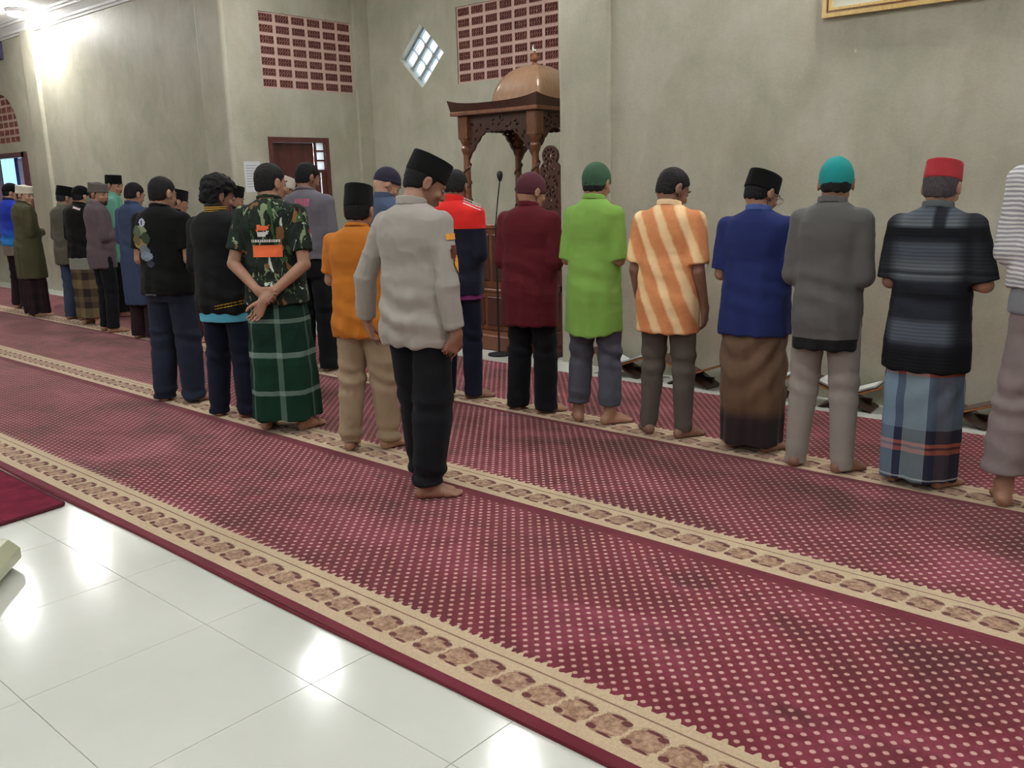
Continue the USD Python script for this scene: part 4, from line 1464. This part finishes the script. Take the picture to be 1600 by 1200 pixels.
def camo():
    g = G()
    p = g.pos()
    q = g.mapped(p, scale=(1.5, 1.5, .62))
    a = g.noise(q, 9.5, 3.0, .6, .6)
    b = g.noise(g.mapped(q, loc=(3, 1, 5)), 11.0, 3.0, .6, .8)
    d = g.noise(g.mapped(q, loc=(8, 4, 2)), 15.0, 3.0, .6, .8)
    c = g.ramp(a, [(0, lin((30, 40, 32))), (.52, lin((22, 26, 24))), (.60, lin((54, 82, 48))), (1, lin((54, 82, 48)))], False)
    c = g.mix(g.m('greater_than', b, .60), c, lin((126, 138, 108)))
    c = g.mix(g.m('greater_than', d, .66), c, lin((188, 200, 186)))
    c = g.mix(g.m('greater_than', g.noise(g.mapped(q, loc=(1, 9, 7)), 10.0, 2.0, .5), .66), c, lin((120, 84, 50)))
    return g.surf('camouflage_cloth', c, .85, specular_ior_level=.25)


def diagonal():
    g = G()
    p = g.pos()
    x, y, z = g.xyz(p)
    a = g.m('add', g.m('add', g.m('multiply', x, 1.0), g.m('multiply', z, .42)), g.m('multiply', y, .3))
    n = g.noise(p, 9.0, 4.0, .65)
    f = g.m('fraction', g.m('add', g.m('divide', g.m('add', a, g.m('multiply', g.m('subtract', n, .5), .035)), .135), 7.02))
    st = g.ramp(f, [(0, lin((220, 146, 98))), (.40, lin((218, 144, 96))), (.50, lin((246, 208, 158))), (.60, lin((250, 218, 172))), (.80, lin((246, 206, 154))), (.90, lin((220, 148, 100)))])
    fine = g.noise(p, 40.0, 3.0, .7)
    st = g.mix(.4, st, g.ramp(fine, [(.3, (.38, .38, .38)), (.7, (.62, .62, .62))]), 'overlay')
    return g.surf('orange_batik', st, .85, specular_ior_level=.25)


def plaid_shirt():
    g = G()
    p = g.pos()
    x, y, z = g.xyz(p)
    zz = g.n('map_range', 'result', value=z, from_min=.55, from_max=1.45, clamp=True)
    k = lambda v: (v - .55) / .9
    D, B, Gm, Gl = (20, 21, 25), (40, 42, 52), (84, 92, 104), (104, 110, 116)
    st = [(0, D), (k(.67), D), (k(.70), B), (k(.73), Gm), (k(.80), Gm), (k(.83), B), (k(.90), B), (k(.93), D), (k(.99), B), (k(1.02), Gl), (k(1.035), B), (k(1.05), Gl), (k(1.11), Gm), (k(1.16), Gm), (k(1.18), B), (k(1.205), D), (k(1.235), D), (k(1.25), Gl), (k(1.31), Gm), (1, B)]
    c = g.ramp(zz, [(a, lin(b)) for a, b in st])
    fl = g.m('multiply', g.m('greater_than', g.m('sine', g.m('multiply', z, 380.0)), .3), .35)
    c = g.mix(fl, c, lin((36, 38, 46)))
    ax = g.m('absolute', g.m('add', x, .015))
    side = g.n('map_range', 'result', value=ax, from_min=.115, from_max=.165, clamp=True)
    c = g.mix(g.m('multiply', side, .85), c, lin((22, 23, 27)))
    ctr = g.n('map_range', 'result', value=g.m('absolute', g.m('subtract', x, .035)), from_min=.035, from_max=.02, clamp=True)
    top = g.m('greater_than', z, 1.215)
    c = g.mix(g.m('multiply', g.m('multiply', ctr, top), .9), c, lin((26, 26, 34)))
    return g.surf('dark_plaid_shirt', c, .9, bump=g.noise(p, 220.0, 2.0), bstr=.2, bdist=.002, specular_ior_level=.2)


def knit():
    g = G()
    p = g.pos()
    x, y, z = g.xyz(p)
    n = g.noise(p, 9.0, 3.0)
    s = g.m('sine', g.m('multiply', g.m('add', z, g.m('multiply', n, .02)), 330.0))
    f = g.n('map_range', 'result', value=s, from_min=-.5, from_max=.5, clamp=True)
    c = g.mix(f, lin((158, 154, 162)), lin((214, 214, 214)))
    return g.surf('white_striped_knit', c, .9, bump=f, bstr=.4, bdist=.004, specular_ior_level=.2)


BLACK_V = cloth('black_velvet', (9, 9, 10), .2)
BLK = cloth('black_cloth', (15, 15, 17), .2)
BLKT = cloth('black_trouser_cloth', (20, 22, 27), .2)
NAVY = cloth('navy_trouser_cloth', (24, 27, 46), .18)
JEANS = cloth('dark_denim', (36, 41, 58), .22)
JEANS2 = cloth('blue_denim', (62, 74, 98), .22)
WHITE_ = cloth('white_print', (222, 222, 220), .05)
RED_ = cloth('red_print', (196, 40, 38), .05)
ORANGE_P = cloth('orange_print', (232, 112, 70), .08)
GOLD_P = cloth('gold_print', (226, 160, 66), .1)
DARKS, MIDS, LIGHTS = (140, 100, 82), (164, 122, 100), (188, 146, 122)

# ------------------------------------------------------------------ the second row and the walking policeman
N_, F_ = .0085, .013

t, sh, s, pl = make_person('man in grey police shirt and black peci walking behind the second row with arms hanging', (-3.135, 2.88), 6, 1.614, 'police', w=1.03, h=.0065,
    skin=(152, 110, 90), head=(-34, 24), head_fwd=.11, hair=('short', (24, 22, 24)), cap=('peci', BLACK_V, {'h': .10, 'tilt': 3, 'z': .026}),
    shirt=dict(mat=cloth('police_grey', (160, 153, 147), .06), hem=.745, ease=.026, collar=cloth('police_grey', (160, 153, 147)), wrinkle=.009, crease=1.5, wz=.95, cuff=.035, collar_h=.045, hang=.166),
    lower=dict(kind='trousers', mat=BLKT, bottom=.075, knee=.104, cuff=.078, wide=.012, wrinkle=.006, bunch=1.4), stance=.085, step=(-.06, .10), toes=(46, 30), seed=1)
pp = '/World/person/shirt'
emb = Polygon([(-.035, 0), (.035, 0), (.04, .05), (.03, .075), (0, .085), (-.03, .075), (-.04, .05)])
emb = affinity.translate(Polygon([(-.03, .11), (.03, .11), (.034, .07), (.026, .015), (0, -.02), (-.026, .015), (-.034, .07)]), -.0, 1.105)
obj('sleeve_badge', patch(sh, emb, 86, .004), cloth('badge_brown', (96, 48, 36), .1), pp, smooth=True)
obj('sleeve_emblem', patch(sh, affinity.scale(affinity.translate(Point(0, 0).buffer(.024), -.0, 1.132), 1, 1.6), 86, .007, .006), GOLD_P, pp, smooth=True)
obj('sleeve_tab', patch(sh, sbox(-.04, 1.240, .035, 1.267), 86, .005, .006), GOLD_P, pp, smooth=True)

t, sh, s, pl = make_person('barefoot man in camouflage T-shirt and green plaid sarong holding his hands behind his back', (-4.70, 3.16), 36, 1.638, 'behind', w=.95, h=.0065,
    skin=MIDS, head=(-30, 4), hair=('crop', (30, 27, 28)),
    shirt=dict(mat=camo(), hem=.80, sleeve='short', ease=.022, collar=cloth('camo_collar', (32, 46, 34)), collar_h=.02, wrinkle=.005, frac=.74, sr=(.064, .062, .05), hang=.168),
    lower=dict(kind='sarong', bottom=.085, flare=.052, mat=plaid('green_plaid_sarong',
        [(0, (22, 58, 42)), (.245, (128, 150, 140)), (.275, (24, 60, 44)), (.43, (30, 66, 50)), (.475, (132, 154, 144)), (.51, (22, 50, 40)), (.66, (28, 58, 46)), (.69, (122, 142, 132)), (.715, (20, 46, 38))],
        [(-.55, (18, 42, 34)), (-.40, (120, 140, 130)), (-.36, (20, 48, 38)), (-.15, (100, 124, 112)), (-.13, (20, 48, 38)), (.02, (116, 142, 130)), (.055, (20, 50, 40)), (.21, (92, 118, 106)), (.23, (18, 44, 36)), (.40, (110, 134, 122)), (.43, (18, 44, 36))], .42)),
    stance=.13, toes=(28, 10), seed=2)
pp = '/World/person_001/shirt'
ck = .97
obj('print_panel', patch(sh, sbox(-.085, 1.085, .095, 1.155), 0, .004), ORANGE_P, pp, smooth=True)
lt = []
rr_ = np.random.default_rng(3)
u = -.09
while u < .088:
    wd = rr_.uniform(.006, .016)
    lt.append(patch(sh, sbox(u, 1.172, u + wd, 1.188), 0, .004, .004))
    u += wd + .004
obj('print_lettering', cat(*[q for q in lt if len(q.faces)]), WHITE_, pp, smooth=True)
obj('print_emblem', patch(sh, Polygon([(-.05, 1.235), (.03, 1.245), (.035, 1.275), (0, 1.268), (-.045, 1.282)]), 0, .004, .006), ORANGE_P, pp, smooth=True)
obj('print_emblem', patch(sh, Polygon([(-.045, 1.207), (.0, 1.205), (.025, 1.222), (.028, 1.240), (-.045, 1.233)]), 0, .004, .006), WHITE_, pp, smooth=True)
obj('sleeve_flag', patch(sh, sbox(-.03, 1.215, .03, 1.24), 84, .004, .006), RED_, pp, smooth=True)
obj('sleeve_flag', patch(sh, sbox(-.03, 1.19, .03, 1.215), 84, .004, .006), WHITE_, pp, smooth=True)

make_person('short man in orange T-shirt, tall black peci and khaki trousers, left of the policeman', (-3.93, 3.19), 24, 1.460, 'high', w=1.03, h=N_,
    skin=MIDS, head=(6, 8), hair=('short', (22, 20, 22)), cap=('peci', BLACK_V, {'h': .125, 'tilt': 2, 'z': .018}),
    shirt=dict(mat=cloth('orange_cotton', (184, 110, 38), .08), hem=.665, sleeve='short', ease=.024, collar=cloth('orange_cotton', (184, 110, 38)), collar_h=.022, wrinkle=.007, wz=.90, frac=.8),
    lower=dict(kind='trousers', mat=cloth('khaki', (160, 140, 116), .1), bottom=.05, knee=.092, cuff=.072, wrinkle=.009, bunch=1.3), stance=.125, step=(.05, -.03), toes=(30, 16), seed=3)

t, sh, s, pl = make_person('young man with tousled black hair in a black jacket with yellow-striped collar and jeans', (-5.27, 3.14), 24, 1.559, 'fold', w=1.0, h=N_,
    skin=DARKS, head=(-32, 10), hair=('full', (20, 18, 20)),
    shirt=dict(mat=cloth('black_jacket', (20, 20, 22), .15), hem=.70, ease=.03, collar=banded('yellow_stripe_collar', None, [(1.30, (26, 26, 28)), (1.345, (196, 152, 40)), (1.352, (28, 28, 28)), (1.360, (196, 152, 40)), (1.366, (28, 28, 28)), (1.372, (196, 152, 40)), (1.378, (28, 28, 28))], lo=1.30, hi=1.40), collar_h=.065, wrinkle=.007, wz=.85,
               tail=(.645, cloth('light_blue_cotton', (96, 184, 214), .05))),
    lower=dict(kind='trousers', mat=NAVY, bottom=.02, knee=.086, cuff=.072, bunch=1.0), stance=.12, toes=(30, 24), seed=4)
pj = '/World/person_003/shirt'
YEL = cloth('yellow_stripe', (190, 144, 40), .08)
for k in range(2):
    obj('hem_stripe', patch(sh, Polygon([(.03, .735 + k * .018), (.19, .765 + k * .018), (.19, .772 + k * .018), (.03, .742 + k * .018)]), 0, .004, .0035), YEL, pj, smooth=True)

t, sh, s, pl = make_person('stout man in printed black T-shirt and dark jeans, leftmost of the second row', (-5.98, 3.14), 26, 1.584, 'fold', w=1.06, h=N_,
    skin=MIDS, head=(-12, 6), hair=('crop', (28, 25, 26)),
    shirt=dict(mat=cloth('black_tee', (11, 11, 12), .2), hem=.775, sleeve='short', ease=.024, collar=cloth('black_tee', (11, 11, 12)), collar_h=.022, wrinkle=.006, frac=.72, hang=.170),
    lower=dict(kind='trousers', mat=JEANS, bottom=.02, knee=.098, cuff=.084, bunch=1.2), stance=.13, toes=(34, 24), seed=5, belly=.03)
pp = '/World/person_004/shirt'
obj('print_roundel', patch(sh, affinity.translate(Point(0, 0).buffer(.030), -.075, 1.275), 0, .004, .006), cloth('print_lilac', (176, 176, 196), .05), pp, smooth=True)
obj('print_roundel_bar', patch(sh, sbox(-.080, 1.260, -.070, 1.292), 0, .007, .004), cloth('print_dark', (50, 48, 60), .05), pp, smooth=True)
for (cx, cz, rx, rz, rgb) in ((-.135, 1.19, .035, .035, (82, 96, 70)), (-.10, 1.20, .05, .025, (132, 140, 112)), (-.145, 1.15, .03, .03, (104, 96, 60)), (-.115, 1.125, .05, .03, (148, 128, 84)), (-.09, 1.09, .04, .03, (104, 112, 122)), (-.075, 1.06, .045, .025, (124, 132, 148)), (-.06, 1.16, .03, .03, (62, 72, 58)), (-.05, 1.02, .03, .02, (60, 66, 78))):
    pm = patch(sh, affinity.scale(affinity.translate(Point(0, 0).buffer(1, 10), -.105 + (cx + .105) * 1.1, 1.12 + (cz - 1.12) * 1.25), rx * 1.35, rz * 1.35), 0, .0035 + .001 * rng.random(), .007)
    if len(pm.faces):
        obj('print_figure', pm, cloth('print_%d_%d_%d' % rgb, rgb, .2), pp, smooth=True)
obj('belt', patch(sh, sbox(-.09, .775, .0, .79), 0, .006, .007), cloth('belt_grey', (92, 96, 104), .1), pp, smooth=True)

# ------------------------------------------------------------------ the first row, from the right
make_person('tall man in white striped knit top and pale mauve trousers at the right edge', (-.74, 4.40), 4, 1.782, 'fold', w=1.08, h=N_,
    skin=MIDS, head=(-4, 14), hair=('short', (22, 20, 22)),
    shirt=dict(mat=knit(), hem=.99, ease=.032, collar=knit(), wrinkle=.008, hang=.168, tail=(.88, cloth('grey_shirt_tail', (126, 128, 134), .1))),
    lower=dict(kind='trousers', mat=cloth('mauve_trousers', (136, 124, 124), .1), bottom=.16, knee=.105, cuff=.098, wrinkle=.009), stance=.15, toes=(14, 14), seed=6)

make_person('man in a red cap, dark plaid short-sleeved shirt and blue plaid sarong', (-1.29, 4.44), 3, 1.530, 'fold', w=1.0, h=N_, elbow=(.05, 0),
    skin=MIDS, head=(-4, 10), hair=('short', (72, 66, 70)), cap=('peci', cloth('red_felt', (168, 52, 60), .08), {'h': .088, 'tilt': 4, 'z': .032}),
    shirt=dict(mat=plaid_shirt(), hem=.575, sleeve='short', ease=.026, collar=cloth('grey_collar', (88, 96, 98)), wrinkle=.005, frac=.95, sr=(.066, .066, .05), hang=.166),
    lower=dict(kind='sarong', bottom=.04, flare=.02, mat=plaid('blue_plaid_sarong',
        [(0, (50, 52, 62)), (.055, (190, 192, 192)), (.064, (54, 56, 68)), (.185, (196, 110, 84)), (.205, (110, 60, 52)), (.22, (206, 112, 76)), (.235, (48, 48, 60)), (.30, (110, 130, 148)), (.56, (196, 106, 76)), (.59, (90, 100, 116))],
        [(-.55, (60, 60, 72)), (-.20, (126, 150, 170)), (-.105, (44, 54, 84)), (-.065, (132, 150, 158)), (.06, (36, 40, 64)), (.11, (70, 60, 66)), (.18, (36, 34, 48)), (.26, (104, 120, 134)), (.4, (50, 50, 64))], .55)),
    stance=.125, toes=(24, 24), seed=7)

make_person('man in a teal skullcap, grey jacket with black hem and pale grey trousers', (-1.76, 4.38), 6, 1.559, 'fold', w=.88, h=N_,
    skin=DARKS, head=(14, 10), hair=('crop', (30, 28, 28)), cap=('dome', cloth('teal_knit', (34, 142, 142), .1), {'z': -.058, 'slope': .45, 'up': .006}),
    shirt=dict(mat=banded('grey_jacket_black_hem', None, [(0, (24, 24, 27)), (.695, (92, 90, 90)), (1.6, (92, 90, 90))], noise_amt=.08), hem=.635, ease=.030, wrinkle=.007, hang=.166, collar=cloth('grey_jacket', (94, 92, 92)), sr=(.066, .060, .047)),
    lower=dict(kind='trousers', mat=cloth('pale_grey_trousers', (150, 143, 138), .07), bottom=.015, knee=.080, cuff=.058, wrinkle=.005), stance=.13, toes=(34, 8), seed=8)

t, sh, s, pl = make_person('man in black peci and royal blue shirt with a brown sarong', (-2.20, 4.49), 8, 1.510, 'fold', w=1.07, h=N_,
    skin=MIDS, head=(-26, 20), hair=('crop', (28, 26, 28)), cap=('peci', BLACK_V, {'h': .10, 'tilt': 4, 'z': .008}),
    shirt=dict(mat=cloth('royal_blue', (36, 46, 98), .08), hem=.655, sleeve='short', frac=.9, ease=.026, collar=cloth('royal_blue_collar', (74, 92, 150)), wrinkle=.005, hang=.166),
    lower=dict(kind='sarong', bottom=.045, flare=.012, drape=.010, mat=banded('brown_sarong', None, [(0, (40, 30, 36)), (.19, (46, 33, 36)), (.26, (104, 78, 58)), (.5, (112, 88, 70)), (.9, (92, 70, 58))], interpolate=True, lo=0, hi=1.0)),
    stance=.125, toes=(26, 30), seed=9)

gl = [tube((sx * .079, -.004, .008), (sx * .066, .100, .012), .0022, n=6) for sx in (-1, 1)]
for sx in (-1, 1):
    an = np.linspace(0, 2 * math.pi, 15)
    pts = np.c_[sx * .034 + .024 * np.cos(an), .106 + 0 * an, .004 + .019 * np.sin(an)]
    gl += [tube(a, b, .0018, n=5) for a, b in zip(pts[:-1], pts[1:])]
gl.append(tube((-.010, .107, .008), (.010, .107, .008), .0018, n=5))
obj('glasses', pl(cat(*gl)), plain('glasses_metal', (190, 186, 176), .3, metallic=.8), t, smooth=40)

make_person('bareheaded man in an orange and cream diagonally striped shirt with hanging arms', (-2.72, 4.45), 6, 1.544, 'down', w=1.03, h=N_,
    skin=(134, 98, 82), head=(-30, 22), hair=('crop', (34, 31, 33)),
    shirt=dict(mat=diagonal(), hem=.62, sleeve='short', frac=.86, ease=.026, collar=cloth('cream_collar', (244, 212, 168)), wrinkle=.005, hang=.166, sr=(.064, .066, .05)),
    lower=dict(kind='trousers', mat=cloth('taupe_trousers', (92, 84, 78), .08), bottom=.035, knee=.076, cuff=.054), stance=.125, toes=(30, 40), seed=10)

make_person('man in a green knitted cap and bright lime green tunic with grey-blue jeans', (-3.23, 4.43), 12, 1.584, 'fold', w=.86, h=N_,
    skin=MIDS, head=(-4, 8), hair=('crop', (36, 34, 34)), cap=('dome', cloth('green_knit', (62, 92, 72), .12), {'z': -.004, 'slope': .35, 'up': .004}),
    shirt=dict(mat=cloth('lime_cotton', (130, 172, 82), .06), hem=.555, sleeve='short', frac=1.0, ease=.022, collar=cloth('lime_cotton', (130, 172, 82)), wrinkle=.006, curve=.035, hang=.172, flare=.022, sr=(.056, .054, .05)),
    lower=dict(kind='trousers', mat=cloth('grey_blue_jeans', (84, 86, 98), .15), bottom=.12, knee=.080, cuff=.074, wrinkle=.008), stance=.115, toes=(40, 30), seed=11)

make_person('man in a maroon skullcap, dark red long shirt and black trousers', (-3.74, 4.43), 10, 1.539, 'fold', w=1.08, h=N_,
    skin=MIDS, head=(-24, 10), hair=('none', (20, 20, 20)), cap=('dome', cloth('maroon_knit', (84, 42, 52), .08), {'z': -.010, 'slope': .30}),
    shirt=dict(mat=cloth('dark_red_cotton', (92, 26, 36), .08), hem=.575, ease=.028, collar=cloth('dark_red_cotton', (92, 26, 36)), wrinkle=.006, hang=.168),
    lower=dict(kind='trousers', mat=BLKT, bottom=.02, knee=.088, cuff=.082), stance=.12, toes=(44, 40), seed=12)

t, sh, s, pl = make_person('man in a bright red and navy track jacket right of the policeman', (-4.40, 4.42), 18, 1.579, 'fold', w=1.06, h=N_,
    skin=DARKS, head=(8, 16), hair=('crop', (32, 30, 32)),
    shirt=dict(mat=banded('red_navy_jacket', None, [(0, (26, 28, 46)), (1.18, (226, 44, 40)), (1.6, (226, 44, 40))], noise_amt=.04), hem=.735, ease=.03, collar=cloth('bright_red', (226, 46, 42), .06), collar_h=.06, wrinkle=.006, hang=.166,
               tail=(.705, cloth('magenta_hem', (136, 58, 122), .1))),
    lower=dict(kind='trousers', mat=NAVY, bottom=.02, knee=.078, cuff=.068), stance=.115, toes=(50, 24), seed=13)
st = [patch(sh, Polygon([(.075, 1.385 - k * .016), (.20, 1.335 - k * .016), (.20, 1.342 - k * .016), (.075, 1.393 - k * .016)]), 15, .005, .0035) for k in range(3)]
st = [q for q in st if len(q.faces)]
if st:
    obj('shoulder_stripe', cat(*st), WHITE_, '/World/person_012/shirt', smooth=True)

make_person('man in a navy skullcap and blue shirt, bowing, left behind the policeman', (-5.16, 4.46), 10, 1.614, 'fold', w=.98, h=.0115,
    skin=LIGHTS, head=(-34, 26), hair=('none', (20, 20, 20)), cap=('dome', cloth('navy_knit', (48, 44, 62), .08), {'z': .016, 'slope': .30}),
    shirt=dict(mat=cloth('steel_blue', (74, 86, 112), .08), hem=.70, ease=.024, collar=cloth('steel_blue', (74, 86, 112)), collar_h=.045),
    lower=dict(kind='trousers', mat=BLKT, bottom=.02), seed=14)

t, sh, s, pl = make_person('man in a grey T-shirt with pink back lettering in front of the brown door', (-6.06, 4.42), 22, 1.683, 'fold', w=1.08, h=.0105,
    skin=DARKS, head=(-24, 12), hair=('short', (22, 20, 22)),
    shirt=dict(mat=cloth('slate_tee', (104, 100, 108), .06), hem=.92, sleeve='short', frac=.9, ease=.024, collar=cloth('slate_tee', (104, 100, 108)), collar_h=.02, wrinkle=.005),
    lower=dict(kind='trousers', mat=BLKT, bottom=.02, knee=.088, cuff=.08), seed=15)
lt = [patch(sh, sbox(-.03 + k * .026, 1.335, -.008 + k * .026, 1.395), 0, .004, .005) for k in range(5)]
obj('print_lettering', cat(*lt), cloth('pink_print', (176, 98, 122), .1), '/World/person_014/shirt', smooth=True)

make_person('man in white cap and shirt glimpsed between the camouflage and the grey T-shirts', (-6.56, 4.52), 8, 1.584, 'fold', w=.98, h=.012,
    skin=MIDS, head=(-10, 12), hair=('crop', (60, 58, 58)), cap=('tall', cloth('white_cap_cloth', (196, 186, 172), .06), {'z': .02, 'slope': .1}),
    shirt=dict(mat=cloth('white_shirt', (176, 176, 190), .05), hem=.70, ease=.024, collar=cloth('white_shirt', (176, 176, 190))),
    lower=dict(kind='sarong', mat=BLKT, bottom=.06), seed=16)

make_person('man in black peci and dark shirt glimpsed right of the tousled young man', (-7.32, 4.50), 4, 1.515, 'fold', w=1.0, h=.012,
    skin=MIDS, head=(-26, 14), hair=('crop', (24, 22, 24)), cap=('peci', BLACK_V),
    shirt=dict(mat=cloth('charcoal_shirt', (42, 42, 46), .1), hem=.70, ease=.024, collar=BLK),
    lower=dict(kind='trousers', mat=BLKT, bottom=.02), seed=17)

make_person('man in a black peci and maroon plaid sarong, mostly hidden by the black T-shirt', (-8.22, 4.46), 4, 1.485, 'fold', w=.98, h=.012,
    skin=MIDS, head=(-14, 12), hair=('crop', (24, 22, 24)), cap=('peci', BLACK_V),
    shirt=dict(mat=cloth('dark_navy_shirt', (34, 38, 54), .1), hem=.62, ease=.024, collar=BLK),
    lower=dict(kind='sarong', bottom=.05, mat=plaid('maroon_plaid_sarong', [(k * .06, ((70, 34, 42), (48, 28, 40))[k % 2]) for k in range(18)], [(-.55 + k * .07, ((74, 36, 46), (40, 26, 40))[k % 2]) for k in range(16)], .5)), seed=18)

make_person('dark-haired man in a long dusty blue tunic, left of the printed black T-shirt', (-8.86, 4.36), 16, 1.569, 'fold', w=1.02, h=.0115,
    skin=MIDS, head=(-6, 14), hair=('short', (24, 21, 22)),
    shirt=dict(mat=cloth('dusty_blue', (58, 70, 98), .07), hem=.36, ease=.026, collar=cloth('dusty_blue', (58, 70, 98)), flare=.015),
    lower=dict(kind='trousers', mat=cloth('brown_black_trousers', (42, 30, 34), .1), bottom=.03, knee=.085, cuff=.08), stance=.11, seed=19)

make_person('man in a black peci and mint green shirt standing forward near the wall', (-10.75, 5.05), -20, 1.683, 'fold', w=1.0, h=.0115,
    skin=MIDS, head=(-46, 4), hair=('crop', (24, 22, 24)), cap=('peci', BLACK_V),
    shirt=dict(mat=cloth('mint_cotton', (108, 172, 150), .08), hem=.66, ease=.026, collar=cloth('mint_cotton', (108, 172, 150))),
    lower=dict(kind='sarong', mat=BLKT, bottom=.06), seed=20)

make_person('bearded man in a grey-brown cap and mauve shirt looking sideways', (-9.66, 4.36), -4, 1.584, 'fold', w=.88, h=.0105,
    skin=MIDS, head=(-58, 2), hair=dict(hair=('crop', (56, 48, 46)), facial='beard'), cap=('tall', cloth('taupe_cap_cloth', (98, 92, 88), .08), {'z': .022, 'slope': .1}),
    shirt=dict(mat=cloth('mauve_shirt', (98, 84, 90), .07), hem=.69, ease=.026, collar=cloth('mauve_collar', (120, 106, 110)), collar_h=.035),
    lower=dict(kind='trousers', mat=BLKT, bottom=.05), stance=.11, seed=21)

t, sh, s, pl = make_person('man in a black peci and mint face mask, black jacket and tan plaid sarong', (-10.38, 4.50), 20, 1.559, 'fold', w=1.10, h=.0105,
    skin=LIGHTS, head=(-6, 8), hair=('crop', (26, 24, 26)), cap=('dome', BLACK_V, {'z': .022, 'slope': .12, 'up': -.004}),
    shirt=dict(mat=cloth('black_bomber', (18, 18, 20), .15), hem=.765, ease=.034, collar=cloth('black_bomber', (18, 18, 20)), wrinkle=.007, tail=(.63, cloth('grey_shirt_hem', (136, 138, 128), .06))),
    lower=dict(kind='sarong', bottom=.085, flare=.02, mat=plaid('tan_plaid_sarong', [(0, (62, 50, 42)), (.09, (122, 108, 78)), (.20, (52, 42, 38)), (.27, (96, 82, 62)), (.33, (44, 36, 36)), (.42, (124, 108, 78)), (.52, (56, 46, 42)), (.60, (104, 90, 66)), (.66, (48, 40, 40))],
        [(-.55 + k * .085, ((118, 102, 74), (46, 38, 36), (92, 78, 58))[k % 3]) for k in range(13)], .5)), seed=22)
mk = lambda P: np.maximum(np.abs(head_field(P, np.zeros(3), np.eye(3)) - .006) - .003, np.maximum(np.maximum(P[:, 2] + .012, -.105 - P[:, 2]), .022 - P[:, 1]))
obj('face_mask', pl(field_mesh(mk, (-.1, 0, -.14), (.1, .15, .03), .0055)), cloth('mint_mask', (86, 168, 150), .05), t, smooth=True)
obj('sleeve_patch', patch(sh, affinity.rotate(sbox(-.06, 1.30, .03, 1.325), -18), 34, .005, .006), cloth('patch_white', (214, 200, 200), .05), '/World/person_021/shirt', smooth=True)

make_person('man in a black peci, olive-grey jacket and blue jeans, third from the left', (-10.95, 4.56), 12, 1.539, 'fold', w=1.06, h=.0115,
    skin=MIDS, head=(-14, 14), hair=('crop', (40, 38, 40)), cap=('peci', BLACK_V, {'h': .115, 'tilt': 8}),
    shirt=dict(mat=cloth('olive_grey', (92, 88, 78), .1), hem=.66, ease=.034, collar=cloth('olive_grey_light', (124, 122, 114)), wrinkle=.007),
    lower=dict(kind='trousers', mat=JEANS2, bottom=.03, knee=.082, cuff=.072), stance=.13, seed=23)

make_person('man in a white cap and long olive green tunic with dark sarong', (-11.76, 4.42), -2, 1.589, 'fold', w=1.06, h=.0105,
    skin=LIGHTS, head=(-58, 2), hair=('crop', (60, 56, 56)), cap=('tall', cloth('white_knit_cap', (214, 208, 192), .06), {'z': .024, 'slope': .1}),
    shirt=dict(mat=cloth('olive_tunic', (82, 80, 58), .08), hem=.47, ease=.03, collar=cloth('olive_tunic', (82, 80, 58)), flare=.02, curve=.0),
    lower=dict(kind='sarong', bottom=.04, mat=plaid('dark_maroon_sarong', [(k * .07, ((52, 36, 42), (40, 30, 38))[k % 2]) for k in range(16)], [(-.55 + k * .08, ((56, 38, 44), (36, 28, 36))[k % 2]) for k in range(14)], .5)), seed=24)

make_person('man in a black peci and bright blue jersey at the left edge', (-12.66, 4.60), 6, 1.624, 'fold', w=1.06, h=.0115,
    skin=LIGHTS, head=(-20, 10), hair=('crop', (24, 22, 24)), cap=('dome', BLACK_V, {'z': .018, 'slope': .15}),
    shirt=dict(mat=banded('blue_jersey', None, [(0, (28, 110, 176)), (.86, (34, 128, 196)), (1.0, (26, 78, 190)), (1.06, (28, 56, 176)), (1.5, (28, 50, 168))], interpolate=True), hem=.83, ease=.03, collar=cloth('navy_collar', (30, 34, 70)), tail=(.70, cloth('dusty_pink_hem', (136, 124, 116), .06))),
    lower=dict(kind='trousers', mat=cloth('brown_black_trousers', (42, 30, 34), .1), bottom=.05, knee=.088, cuff=.086), seed=25)
